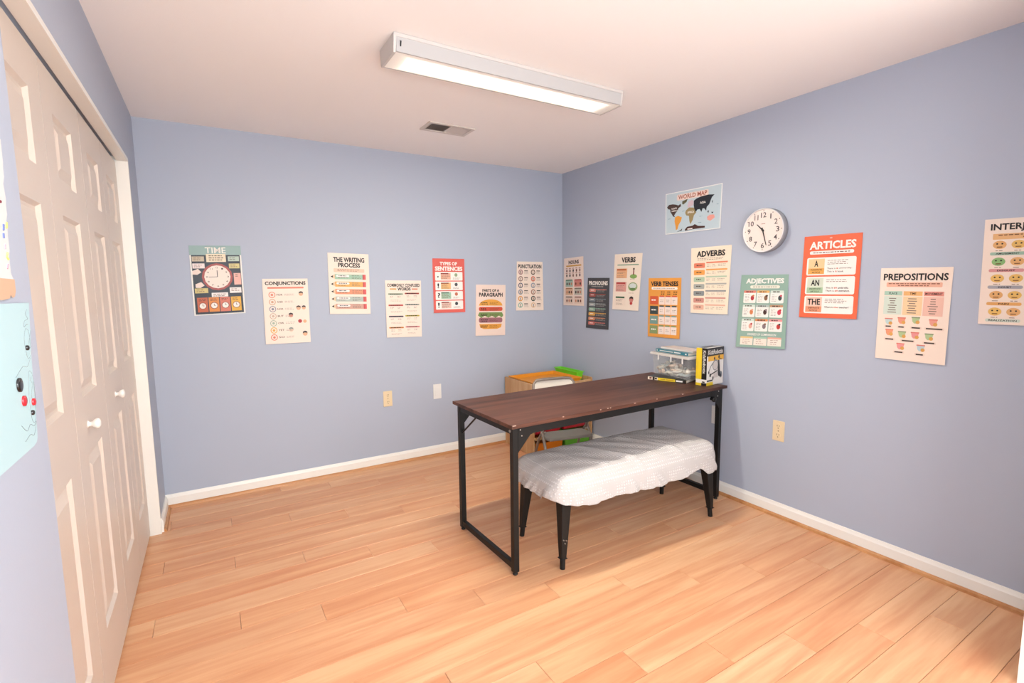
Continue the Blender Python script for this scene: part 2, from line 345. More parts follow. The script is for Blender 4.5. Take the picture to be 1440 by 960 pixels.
# ------------------------------------------------------------------ posters
TX = {}
def text_geo(s, bold=.018):
    k = (s, bold)
    if k not in TX:
        cu = bpy.data.curves.new('txt', 'FONT'); cu.body = s; cu.offset = bold; cu.resolution_u = 2; cu.fill_mode = 'FRONT'
        ob = bpy.data.objects.new('txt', cu); me = bpy.data.meshes.new_from_object(ob)
        vs = [(v.co.x, v.co.y) for v in me.vertices]; fs = [tuple(p.vertices) for p in me.polygons]
        bpy.data.objects.remove(ob); bpy.data.curves.remove(cu); bpy.data.meshes.remove(me)
        xs = [v[0] for v in vs]; ys = [v[1] for v in vs]; x0, x1, y0, y1 = min(xs), max(xs), min(ys), max(ys)
        TX[k] = ([((x-x0)/(x1-x0), 1-(y-y0)/(y1-y0)) for x, y in vs], fs)
    return TX[k]
class Sheet:
    """flat printed sheet: local u to the right, v down, both 0..1, mapped onto four world corners"""
    def __init__(s, place, asp): s.place = place; s.asp = asp; s.items = []; s.titles = []; s.rng = random.Random(3)
    def poly(s, pts, col, layer=1): s.items.append((pts, [tuple(range(len(pts)))], col, layer)); return s
    def rect(s, a, b, c, d, col, layer=1): return s.poly([(a, b), (c, b), (c, d), (a, d)], col, layer)
    def rrect(s, a, b, c, d, col, layer=1, r=.03):
        rv = r/s.asp; pts = []
        for cx, cy, t0 in ((c-r, d-rv, 0), (a+r, d-rv, 90), (a+r, b+rv, 180), (c-r, b+rv, 270)):
            for i in range(4):
                t = math.radians(t0+30*i); pts.append((cx+r*math.cos(t), cy+rv*math.sin(t)))
        return s.poly(pts, col, layer)
    def ell(s, u, v, r, col, layer=1, ry=None, n=16):
        ry = r if ry is None else ry
        return s.poly([(u+r*math.cos(2*math.pi*i/n), v+ry/s.asp*math.sin(2*math.pi*i/n)) for i in range(n)], col, layer)
    def ring(s, u, v, r, w, col, layer=1, n=20):
        pts = [(u+q*math.cos(2*math.pi*i/n), v+q/s.asp*math.sin(2*math.pi*i/n)) for q in (r, r-w) for i in range(n)]
        s.items.append((pts, [(i, (i+1) % n, n+(i+1) % n, n+i) for i in range(n)], col, layer)); return s
    def line(s, p, q, w, col, layer=1):
        dx, dy = q[0]-p[0], (q[1]-p[1])*s.asp; L = math.hypot(dx, dy) or 1; nx, ny = -dy/L*w/2, dx/L*w/2/s.asp
        return s.poly([(p[0]+nx, p[1]+ny), (q[0]+nx, q[1]+ny), (q[0]-nx, q[1]-ny), (p[0]-nx, p[1]-ny)], col, layer)
    def text(s, t, a, b, c, d, col, layer=3, bold=.018, title=False):
        vs, fs = text_geo(t, bold); it = ([(a+(c-a)*x, b+(d-b)*y) for x, y in vs], fs, col, layer)
        (s.titles if title else s.items).append(it); return s
    def title(s, t, a, b, c, d, col='#2b2a2c', bold=.04, layer=3): return s.text(t, a, b, c, d, col, layer, bold, True)
    def bars(s, a, b, c, n, dv, col='#8d8078', layer=3, h=.006, jag=.35):
        for i in range(n):
            e = c-(c-a)*jag*s.rng.random(); x = a
            while x < e-.008:
                q = min(e, x+s.rng.uniform(.022, .065)); s.rect(x, b+i*dv, q, b+i*dv+h, col, layer); x = q+.013
        return s
    def build(s, name, paper, label, cat='poster', group=None, thick=.0008, rough=.42):
        pl = s.place
        mb = MB(); mb.add([pl(u, v, k) for k in (0, -2.2) for u, v in ((0, 0), (1, 0), (1, 1), (0, 1))], [(0, 1, 2, 3), (7, 6, 5, 4), (0, 4, 5, 1), (1, 5, 6, 2), (2, 6, 7, 3), (3, 7, 4, 0)])
        c0 = sum((Vector(v) for v in mb.v), Vector())/8
        mb.v = [tuple(Vector(v)-c0) for v in mb.v]
        o = mb.build(name, flat(paper, rough)); o.location = c0
        for nm, lst in [('printed_artwork', s.items)]+[('title_lettering', [t]) for t in s.titles]:
            if not lst: continue
            q = MB(); cols = []
            for pts, fs, col, layer in lst:
                if col not in cols: cols.append(col)
                q.add([Vector(pl(u, v, layer))-c0 for u, v in pts], fs, cols.index(col))
            me = bpy.data.meshes.new(nm); me.from_pydata(q.v, [], q.f); me.update()
            for i, p in enumerate(me.polygons): p.material_index = q.m[i]
            for c in cols: me.materials.append(flat(c, rough))
            ob = bpy.data.objects.new(nm, me); C.objects.link(ob); ob.parent = o; ob['kind'] = 'stuff'
        return tag(o, label, cat, group)
def on_wall(ax, corners, lift=.006, base=.0022):
    (a, b), (c, d), (e, f), (g, h) = corners   # tl tr br bl
    def pl(u, v, layer):
        x = (a*(1-u)+c*u)*(1-v)+(g*(1-u)+e*u)*v; z = (b*(1-u)+d*u)*(1-v)+(h*(1-u)+f*u)*v
        n = -(base+lift*v+layer*.00035)
        return (x, n, z) if ax == 'b' else (n, x, z)
    return pl
POS = {
'time': [(-2.968, 1.688), (-2.676, 1.695), (-2.672, 1.247), (-2.966, 1.239)],
'conj': [(-2.559, 1.476), (-2.267, 1.478), (-2.269, 1.023), (-2.561, 1.025)],
'writing': [(-2.122, 1.665), (-1.826, 1.659), (-1.829, 1.21), (-2.126, 1.219)],
'ccw': [(-1.706, 1.464), (-1.414, 1.461), (-1.422, 1.011), (-1.709, 1.02)],
'types': [(-1.311, 1.64), (-1.025, 1.64), (-1.028, 1.196), (-1.312, 1.197)],
'para': [(-0.919, 1.426), (-0.626, 1.421), (-0.64, 0.976), (-0.935, 0.987)],
'punct': [(-0.506, 1.628), (-0.228, 1.629), (-0.222, 1.184), (-0.522, 1.191)],
'nouns': [(-0.032, 1.661), (-0.314, 1.668), (-0.332, 1.226), (-0.027, 1.225)],
'pron': [(-0.379, 1.475), (-0.659, 1.469), (-0.657, 1.034), (-0.363, 1.033)],
'verbs': [(-0.72, 1.659), (-1.028, 1.652), (-0.997, 1.205), (-0.702, 1.209)],
'tense': [(-1.095, 1.458), (-1.404, 1.454), (-1.405, 1.018), (-1.102, 1.014)],
'map': [(-1.244, 2.057), (-1.713, 2.053), (-1.709, 1.766), (-1.252, 1.768)],
'adv': [(-1.482, 1.654), (-1.796, 1.655), (-1.786, 1.21), (-1.495, 1.21)],
'adj': [(-1.872, 1.462), (-2.172, 1.458), (-2.175, 1.022), (-1.856, 1.007)],
'art': [(-2.252, 1.663), (-2.544, 1.66), (-2.542, 1.217), (-2.246, 1.215)],
'prep': [(-2.636, 1.475), (-2.92, 1.471), (-2.919, 1.023), (-2.638, 1.027)],
'interj': [(-3.013, 1.667), (-3.303, 1.660), (-3.31, 1.221), (-3.021, 1.221)]}
def sheet(key, ax, lift=.006): return Sheet(on_wall(ax, POS[key], lift), .62 if key == 'map' else 1.53)
INK = '#2b2a2c'; CRM = '#fdeadb'; WHT = '#fffaf4'; SKIN = '#e9b48f'
def face(s, u, v, r, hair, skin=SKIN, layer=2):
    s.ell(u, v, r, skin, layer); s.poly([(u-r, v), (u-r*.9, v-r*.9/s.asp), (u, v-r*1.25/s.asp), (u+r*.9, v-r*.9/s.asp), (u+r, v), (u+r*.5, v-r*.4/s.asp), (u-r*.5, v-r*.4/s.asp)], hair, layer+1)
    for k in (-.35, .35): s.ell(u+k*r, v+.1*r/s.asp, r*.1, INK, layer+2, n=6)
GP = 'grammar posters along the walls'
# TIME
s = sheet('time', 'b', .002)
s.rect(.0, .0, 1, .135, '#9cb7b3').rect(.03, .135, .97, .985, '#2f3540')
s.title('TIME', .30, .025, .70, .11, '#fff8ee', .01)
s.rect(.31, .12, .69, .235, '#f3e2c4', 2)
for i in range(3): s.bars(.36, .14+.03*i, .64, 1, .03, '#54483c', 3, .012, .1)
for a, b, c, d, col in ((.04, .155, .27, .225, '#c9b9a0'), (.73, .155, .95, .225, '#b9cbbd'), (.04, .255, .27, .325, '#f6e4e0'), (.74, .26, .95, .33, '#d7c989'), (.82, .40, .96, .57, '#f0b6a8'), (.05, .61, .30, .68, '#d7c47e'), (.72, .61, .95, .69, '#f6ece8'), (.36, .68, .68, .74, '#f6ece8')):
    s.rect(a, b, c, d, col, 2); s.bars(a+.03, b+.018, c-.03, 2, .024, '#7a6558', 3, .009)
for u, v in ((.06, .36), (.10, .55)): s.poly([(u-.03, v), (u+.08, v-.03), (u+.14, v+.02), (u+.06, v+.055), (u-.03, v+.05)], '#f4ded2', 2)
s.ell(.50, .45, .30, '#a94a45', 2).ell(.50, .45, .255, '#f7e6d9', 3)
for i in range(12):
    t = math.radians(30*i); n = 12 if i == 0 else i
    u, v = .5+.205*math.sin(t), .45-.205*math.cos(t)/1.53; s.text(str(n), u-.018, v-.011, u+.018, v+.011, '#4a4038', 4)
s.line((.5, .45), (.5, .355), .014, INK, 4).line((.5, .45), (.33, .45), .010, INK, 4)
for i, col in enumerate(('#c9633f', '#e58b3d', '#d97862', '#e9b13c')):
    a = .075+.218*i; s.rect(a, .745, a+.20, .955, col, 2).ell(a+.10, .865, .075, '#8a4a38', 3).ell(a+.10, .865, .062, '#fbefe4', 4)
    s.line((a+.10, .865), (a+.10, .838), .010, INK, 5).line((a+.10, .865), (a+.13, .865), .008, INK, 5); s.bars(a+.03, .765, a+.17, 2, .02, '#5a3226', 3, .008)
s.build('time_poster', '#f4f1ea', 'dark clock-face time poster with torn edges, leftmost on the back wall', group=None, rough=.26)
# CONJUNCTIONS
s = sheet('conj', 'b'); s.title('CONJUNCTIONS', .05, .040, .95, .112); s.rrect(.10, .125, .90, .152, '#e78872', r=.015)
for i, (wd, col) in enumerate(zip(('FOR', 'AND', 'NOR', 'BUT', 'OR', 'YET', 'SO'), ('#e7927c', '#d8a98f', '#8f92a2', '#d2b7a6', '#a9bdab', '#efb057', '#e58672'))):
    v = .245+.109*i; s.ell(.19, v, .075, col, 1).ell(.19, v, .056, CRM, 2).ell(.19, v, .03, col, 3)
    s.text(wd, .29, v-.014, .42, v+.014, '#6b5a50'); s.bars(.46, v-.012, .68, 2, .018, '#a89a90')
face(s, .83, .235, .05, '#444444'); face(s, .76, .455, .05, '#50423a'); face(s, .88, .452, .045, '#3d3a40'); face(s, .58, .565, .05, '#23252b', '#e08e78'); s.ell(.78, .66, .045, '#b8383a', 2).ell(.89, .665, .04, '#efb287', 2); face(s, .57, .79, .05, '#8f9a94', '#f0cdb6'); face(s, .88, .86, .055, '#2a2d33')
s.build('grammar_poster', CRM, 'cream conjunctions poster with a column of coloured circles', 'poster', GP)
# WRITING PROCESS
s = sheet('writing', 'b'); s.title('THE WRITING', .13, .065, .89, .145); s.title('PROCESS', .24, .155, .78, .23); s.rrect(.13, .25, .88, .31, '#f6cdb4', r=.015); s.bars(.22, .262, .80, 2, .022, '#9b7f70', 3, .008)
for i, col in enumerate(('#a9cdb4', '#f0b35f', '#f09a76', '#b8c3bb', '#d8a796')):
    v = .385+.122*i; h = .042
    s.poly([(.05, v), (.16, v-h), (.16, v+h)], '#f0cfa8', 1).poly([(.05, v), (.105, v-h*.5), (.105, v+h*.5)], INK, 2)
    s.rect(.15, v-h, .84, v+h, col, 1).rect(.84, v-h, .91, v+h, '#e0615f', 1).rect(.83, v-h, .86, v+h, '#c94f52', 2).rrect(.18, v-h*.75, .50, v+h*.1, WHT, 2, .03).bars(.24, v-h*.5, .46, 1, .02, INK, 3, .012, .2).bars(.22, v+h*.35, .48, 1, .02, '#7a5e50', 3, .008).bars(.56, v-h*.6, .80, 3, .022, '#7b7568', 3, .007)
s.build('grammar_poster', CRM, 'cream writing process poster with five coloured pencils', 'poster', GP)
# COMMONLY CONFUSED WORDS
s = sheet('ccw', 'b'); s.title('COMMONLY CONFUSED', .05, .055, .96, .112, INK, .03); s.title('WORDS', .33, .12, .70, .178); s.rrect(.12, .14, .30, .16, '#e0a44c', r=.01); s.rrect(.73, .14, .90, .16, '#e07f5c', r=.01)
for i, col in enumerate(('#8aa58c', '#a8443c', '#cc4f4a', '#9aa39c', '#5b4a5e', '#c2b045', '#cf8540', '#dd8a8a')):
    a = .07+.46*(i % 2); v = .225+.197*(i//2)-.01*(i % 2); s.rrect(a, v, a+.41, v+.026, col, 1, .015); s.bars(a+.05, v+.006, a+.36, 1, .02, INK, 3, .013, .15)
    s.bars(a+.05, v+.05, a+.16, 2, .018, '#8d8078').bars(a+.25, v+.05, a+.36, 2, .018, '#8d8078').bars(a+.06, v+.115, a+.38, 2, .018, '#b5a89c', 3, .006)
s.build('grammar_poster', CRM, 'pale poster of commonly confused words in two columns', 'poster', GP)
# TYPES OF SENTENCES
s = sheet('types', 'b'); s.title('TYPES OF', .22, .06, .76, .125, WHT); s.title('SENTENCES', .07, .145, .93, .225, WHT)
for i, (p, col) in enumerate((('.', '#f2b8a0'), ('!', '#f3c184'), ('?', '#a8cbb2'), ('!', '#ecc6b8'))):
    v0 = .245+.178*i; s.rrect(.07, v0, .93, v0+.16, WHT, 1, .02)
    if p == '.': s.ell(.155, v0+.09, .022, INK, 3)
    else: s.text(p, .13, v0+.03, .185 if p == '!' else .21, v0+.125, INK)
    s.rect(.24, v0+.02, .55, v0+.14, col, 2).rect(.24, v0+.02, .48, v0+.04, '#8e3f34' if i != 2 else '#3f6b50', 3).bars(.26, v0+.055, .53, 4, .021, '#8a6a58', 3, .007)
    s.ell(.72, v0+.055, .05, ('#9cb08e', '#55585c', '#cf7a5e', '#43474e')[i], 2).bars(.62, v0+.11, .85, 2, .018, '#7a7068')
s.build('grammar_poster', '#e8695f', 'coral red types of sentences poster with four white rows', 'poster', GP)
# PARTS OF A PARAGRAPH
s = sheet('para', 'b'); s.title('PARTS OF A', .21, .085, .78, .14); s.title('PARAGRAPH', .10, .155, .90, .235)
bun = [(.10, .41)]+[(.5-.39*math.cos(math.radians(t)), .40-.115*math.sin(math.radians(t))) for t in range(10, 180, 17)]+[(.90, .41)]
s.poly(bun, '#f3ae4d'); s.rrect(.10, .435, .90, .515, '#dd5c46', r=.05); s.poly([(.07, .60), (.12, .54), (.88, .54), (.93, .60), (.88, .645), (.78, .61), (.66, .65), (.54, .61), (.42, .645), (.30, .61), (.18, .65)], '#7f9a5c'); s.rrect(.10, .645, .90, .745, '#a9707a', r=.06)
s.poly([(.12, .77), (.88, .77), (.85, .84), (.72, .87), (.28, .87), (.15, .84)], '#f0a746')
for v in (.345, .46, .57, .68, .80): s.bars(.16, v, .40, 2, .026, '#3a2c26', 3, .014, .2).bars(.46, v+.002, .80, 3, .018, '#6e4a38', 3, .006)
s.build('grammar_poster', '#fbe3d6', 'pink parts of a paragraph poster with a layered hamburger', 'poster', GP)
# PUNCTUATION
s = sheet('punct', 'b'); s.title('PUNCTUATION', .05, .055, .95, .14)
pc = ('#b3868c', '#6a564a', '#9a7b72', '#e4785f', '#5c5f72', '#8b97a8', '#8a97a5', '#a0705c', '#e6a04a', '#3f5044', '#8fc0ae', '#eec59a')
for i in range(12):
    u = .15+.47*(i % 2); v = .215+.135*(i//2); s.ell(u, v, .085, pc[i]); s.ell(u, v, .055, CRM if i % 3 else '#e8cfc0', 2); s.rect(u-.012, v-.022, u+.012, v+.010, INK, 3); s.ell(u, v+.022, .016, INK, 3, n=8)
    s.rect(u+.13, v-.035, u+.27, v-.018, '#4a423e', 3); s.bars(u+.13, v-.004, u+.31, 3, .017, '#a0948c', 3, .006)
s.build('grammar_poster', CRM, 'cream punctuation poster with two columns of round symbols', 'poster', GP)
# NOUNS
s = sheet('nouns', 'r', .003); s.title('NOUNS', .25, .055, .78, .135); s.rrect(.12, .155, .90, .185, '#d9a24c', r=.015)
for r_ in range(2):
    for c_ in range(5):
        u = .16+.165*c_; v = .27+.10*r_+.01*c_*0; s.rect(u-.05, v-.055, u+.04, v-.042, '#a05850', 3); s.ell(u, v, .035, ('#6b4b52', '#4b4540', '#2e2c30', '#7a5146', '#8a6a5e')[(c_+r_) % 5], 2, .05, n=10)
for i, (a, v, col) in enumerate(((.10, .46, '#a9c4b4'), (.54, .46, '#d98a7e'), (.10, .635, '#e6bd9c'), (.54, .635, '#c8c2b4'), (.10, .815, '#f1d7c4'), (.54, .815, '#f1d7c4'))):
    s.rect(a, v, a+.37, v+.145, col, 1).rect(a+.02, v-.005, a+.34, v+.018, ('#4d7462', '#a8443c', '#b07a50', '#7a7468', '#6a5a50', '#8a5248')[i], 2)
    for k in range(3): s.ell(a+.08+.11*k, v+.085, .035, ('#3b3532', '#7a3f38', '#d0876a')[(k+i) % 3], 3, .045, n=10)
s.build('grammar_poster', '#fbe6da', 'narrow looking pink nouns poster tight in the wall corner', 'poster', GP)
# PRONOUNS
s = sheet('pron', 'r'); s.title('PRONOUNS', .07, .06, .93, .145, WHT); s.bars(.20, .165, .80, 1, .02, '#c9c4bc', 3, .012)
for i, col in enumerate(('#d8897c', '#a8564c', '#7e8a92', '#a6aeae', '#93b9a4', '#edb457', '#e59a72', '#d97a70')):
    v = .225+.093*i; s.rrect(.10, v-.012, .40, v+.055, col, 1, .03).rect(.17, v+.012, .32, v+.024, WHT, 3); s.bars(.42, v-.005, .90, 1, .02, col, 3, .02, .1); s.bars(.44, v+.025, .90, 2, .02, '#b9b5b0', 3, .006)
s.build('grammar_poster', '#4a4b50', 'dark grey pronouns poster with coloured tabs down its left side', 'poster', GP)
# VERBS
s = sheet('verbs', 'r'); s.title('VERBS', .27, .06, .78, .155); s.rrect(.12, .185, .90, .205, '#8fae94', r=.01)
for i, (v, col, c2) in enumerate(((.26, '#f1b88c', '#c06c44'), (.50, '#e8a79c', '#b8403c'), (.755, '#fbe9d8', '#3e6a4c'))):
    s.rect(.10, v, .50, v+.17, col, 1).rect(.12, v+.005, .46, v+.035, c2, 2); s.bars(.14, v+.06, .46, 2, .022, '#7a6a60').bars(.14, v+.125, .48, 2, .022, '#8d8078')
s.ell(.74, .40, .13, '#8db463', 2, .06).rect(.72, .29, .76, .37, '#8a3a34', 3).ell(.74, .27, .03, '#4a2e28', 3); s.bars(.62, .445, .86, 1, .02)
s.ell(.74, .58, .17, '#9bb07a', 1, .12).ell(.74, .565, .13, '#dfe6e2', 2, .07).ell(.74, .62, .11, '#6c8e54', 3, .03); s.bars(.60, .69, .88, 1, .02)
face(s, .72, .81, .075, '#3a2a26', '#d98a80'); s.ell(.72, .87, .05, '#c0403e', 2)
s.build('grammar_poster', '#fdeddc', 'cream verbs poster hanging between the pronouns and verb tenses posters', 'poster', GP)
# VERB TENSES
s = sheet('tense', 'r'); s.title('VERB TENSES', .08, .055, .92, .135); s.rrect(.10, .15, .90, .195, WHT, 1, .03); s.bars(.16, .167, .84, 1, .02, '#a58a70', 3, .01, .1)
for k in range(3): s.bars(.40+.19*k, .225, .53+.19*k, 2, .035, '#5a4026', 3, .016, .15)
for i, col in enumerate(('#e0623f', '#3f4c4e', '#7fa39c', '#8f9f6c')):
    v = .305+.166*i; s.rect(.06, v, .32, v+.14, col, 1); s.bars(.11, v+.055, .27, 1, .03, WHT, 3, .022, .1)
    for k in range(3):
        a = .345+.19*k; s.rect(a, v+.012, a+.18, v+.14, '#fdebe2', 1); s.rect(a+.02, v-.012, a+.16, v+.012, col, 2); s.bars(a+.04, v+.06, a+.15, 2, .025, '#9a8578', 3, .008)
s.build('grammar_poster', '#f2a64c', 'orange verb tenses poster with a white grid above the plastic bin', 'poster', GP)
# ADVERBS
s = sheet('adv', 'r'); s.title('ADVERBS', .15, .055, .86, .145); s.bars(.17, .165, .84, 2, .02, '#8d8078', 3, .007, .2)
for i, col in enumerate(('#ef8a6c', '#f4a857', '#b9d0b4', '#b0b4ae', '#8f9698', '#d8978a', '#efb9a2')):
    v = .235+.106*i; s.rrect(.08, v, .37, v+.075, col, 1, .02).bars(.15, v+.028, .30, 1, .02, '#4a3a34', 3, .014, .15); s.rrect(.40, v-.012, .93, v+.010, col, 1, .01)
    s.bars(.42, v+.03, .53, 2, .022, '#9a8f86').bars(.56, v+.03, .66, 2, .022, '#9a8f86').bars(.70, v+.028, .92, 2, .022, '#8d8078')
s.build('grammar_poster', '#fdecd6', 'cream adverbs poster below the clock and the world map', 'poster', GP)
# ADJECTIVES
s = sheet('adj', 'r', .009); s.title('ADJECTIVES', .12, .05, .92, .138, WHT); s.rrect(.22, .145, .84, .185, '#f6f1e2', 1, .03); s.bars(.28, .16, .78, 1, .02, '#7d8a80', 3, .01, .05)
hc = ('#ee8e7c', '#f5be73', '#dceadf', '#dceadf', '#b9c6c2', '#c99a78', '#dceadf', '#f09a66', '#f2a0a2'); pcl = ('#c03f48', '#8f6a4c', '#3f4c50', '#e08a58', '#4a3430', '#d2465a', '#eab2a0', '#8a7a80', '#c8403c')
for i in range(9):
    a = .09+.285*(i % 3); v = .215+.193*(i//3); s.rrect(a, v, a+.265, v+.17, WHT, 1, .02); s.rrect(a, v, a+.265, v+.032, hc[i], 2, .015); s.bars(a+.05, v+.010, a+.21, 1, .02, '#4a3a36', 3, .013, .1)
    s.bars(a+.03, v+.055, a+.13, 5, .021, '#a09a92', 3, .006); s.ell(a+.195, v+.10, .038, pcl[i], 3, .055, n=10); s.ell(a+.215, v+.07, .022, pcl[(i+3) % 9], 4, n=8)
s.title('DEGREES OF COMPARISON', .24, .80, .82, .83, WHT, .02)
for i, col in enumerate(('#f1cf8f', '#a9cfb6', '#efb3a2')):
    a = .09+.285*i; s.rect(a, .86, a+.265, .965, '#fdeee2', 1); s.rect(a, .848, a+.265, .872, col, 2); s.bars(a+.05, .885, a+.22, 3, .026, '#a58f86', 3, .007)
s.build('grammar_poster', '#97b7aa', 'sage green adjectives poster with a grid of white boxes', 'poster', GP)
# ARTICLES
s = sheet('art', 'r'); s.title('ARTICLES', .11, .07, .91, .165, WHT, .035); s.rrect(.12, .185, .88, .225, WHT, 1, .025); s.bars(.18, .20, .82, 1, .02, '#7a5a50', 3, .01, .02)
s.ell(.48, .035, .025, '#f7c0ae', 2, .012)
for i, (wd, col, c2) in enumerate((('A', '#f8d6a4', '#f0b05c'), ('AN', '#dfe6d4', '#b4d2ac'), ('THE', '#f8cfbc', '#f0a07c'))):
    v = .265+.233*i; s.rrect(.08, v, .93, v+.215, WHT, 1, .03); s.rect(.11, v+.015, .40, v+.20, col, 2); s.rect(.11, v+.13, .40, v+.20, c2, 3)
    hw = (.035, .075, .115)[i]; s.title(wd, .255-hw, v+.035, .255+hw, v+.11, INK, .03, 4)
    s.text('INDEFINITE' if i < 2 else 'DEFINITE', .16, v+.138, .36, v+.157, INK, 4, .01).text('ARTICLE', .18, v+.170, .33, v+.188, INK, 4, .01)
    s.bars(.45, v+.035, .83, 2+(i != 1), .022, '#9a8880', 3, .007, .2); 
    for k, (p_, q_, r_) in enumerate(((('There is', 'a', 'university.'), ('This is', 'a', 'book.')), (('This is', 'an', 'umbrella.'), ('There is', 'an', 'entrance.')), (('Where is', 'the', 'teacher?'),))[i]):
        vv = v+.125+.036*k; x1 = .45+.018*len(p_); x2 = x1+.02+.024*len(q_); s.text(p_, .45, vv, x1, vv+.020, '#3c302c', 3, .01).text(q_, x1+.015, vv+.002, x2, vv+.020, '#e0735c', 3, .02).text(r_, x2+.015, vv, x2+.015+.020*len(r_), vv+.022, '#3c302c', 3, .01)
s.build('grammar_poster', '#f0714e', 'bright orange articles poster beside the round wall clock', 'poster', GP)
# PREPOSITIONS
s = sheet('prep', 'r'); s.title('PREPOSITIONS', .05, .06, .95, .135, '#2a2628', .03); s.rrect(.10, .155, .88, .205, '#f5bda4', 1, .015); s.bars(.13, .165, .85, 1, .02, '#8a5a4c', 3, .009, .0).bars(.27, .186, .70, 1, .02, '#8a5a4c', 3, .009, .0)
for i, (wd, c1, c2, hw) in enumerate((('PLACE', '#b7d8c4', '#dbe8da', .06), ('TIME', '#f5bd7c', '#fad8ac', .045), ('MOVEMENT', '#eb9a8c', '#f6c7b6', .115))):
    a = .075+.285*i; s.rect(a, .25, a+.265, .297, c1, 1).rect(a, .305, a+.27, .505, c2, 1); s.text(wd, a+.133-hw, .262, a+.133+hw, .285, '#3c2c2a', 3)
    for k in range(7): hw2 = .03+.04*s.rng.random(); s.rect(a+.13-hw2, .325+.025*k, a+.13+hw2, .334+.025*k, '#8a7a70', 3)
def bowl(u, v, col, fl=True):
    pts = [(u-.055, v-.025), (u+.055, v-.025), (u+.045, v+.015), (u+.02, v+.035), (u-.02, v+.035), (u-.045, v+.015)]
    s.poly(pts, col, 2); s.rect(u-.06, v-.034, u+.06, v-.022, '#8fa07a' if col == '#b9cf9c' else '#e88878', 3)
for u, v, col in ((.17, .58, '#c4dcdc'), (.36, .565, '#f0a088'), (.56, .555, '#b9cf9c'), (.80, .57, '#f2a898'), (.19, .70, '#f2a27c'), (.38, .715, '#b9cf9c'), (.565, .715, '#f2a0a0'), (.76, .72, '#b9cf9c'), (.37, .845, '#f2a0a0'), (.66, .845, '#bcd4dc')):
    bowl(u, v, col); s.ell(u+.03, v+.02, .03, '#e6ac5c', 4, .03, n=8)
for u, v, hw in ((.17, .635, .04), (.36, .635, .04), (.57, .635, .06), (.82, .635, .11), (.20, .775, .06), (.47, .78, .085), (.77, .785, .07), (.35, .91, .06), (.65, .915, .05)): s.rrect(u-hw-.02, v-.012, u+hw+.02, v+.014, '#f3dccb', 1, .01); s.rect(u-hw, v-.006, u+hw, v+.008, '#4a403c', 3)
s.build('grammar_poster', '#fdeadb', 'cream prepositions poster with little bowls, low on the right wall', 'poster', GP)
# INTERJECTIONS (runs out of the frame)
s = sheet('interj', 'r'); s.title('INTERJECTIONS', .07, .045, .95, .125, '#2a2628', .03); s.rrect(.10, .14, .92, .195, '#f3bf86', 1, .01); s.bars(.16, .150, .88, 1, .02, '#8a6040', 3, .009, 0).bars(.42, .172, .70, 1, .02, '#8a6040', 3, .009, 0)
lc = ('#a9c8b4', '#ee9478', '#e6a0a0', '#d8a894', '#b4b2b8', '#e57c66', '#f2b46c', '#f0a3a8', '#d6e4d6', '#d0d0c8')
wl = ('AMUSEMENT', '', 'DISGUST', '', 'DOUBT', '', 'PAIN', '', 'REALIZATION', '')
for i in range(10):
    a = .08+.46*(i % 2); v = .245+.158*(i//2)
    for k in range(2):
        u = a+.10+.20*k; col = '#8fbf7c' if i == 2 and k == 0 else '#f3c46e' if (i+k) % 3 else '#f0b878'
        s.ell(u, v, .075, col, 1, .06); s.ell(u-.028, v-.01, .012, INK, 2, n=6).ell(u+.028, v-.01, .012, INK, 2, n=6); s.rect(u-.03, v+.016, u+.03, v+.024, '#7a4a2a', 2); s.bars(u-.04, v+.052, u+.04, 1, .02, '#8a7a70', 3, .006, .1)
    s.rrect(a, v+.068, a+.38, v+.098, lc[i], 1, .02)
    if wl[i]: s.text(wl[i], a+.19-.014*len(wl[i]), v+.075, a+.19+.014*len(wl[i]), v+.091, '#3a3230', 3)
    else: s.rect(a+.09, v+.078, a+.29, v+.090, '#3a3230', 3)
s.build('grammar_poster', '#fdeadb', 'cream interjections poster with emoticon faces at the photo edge', 'poster', GP)
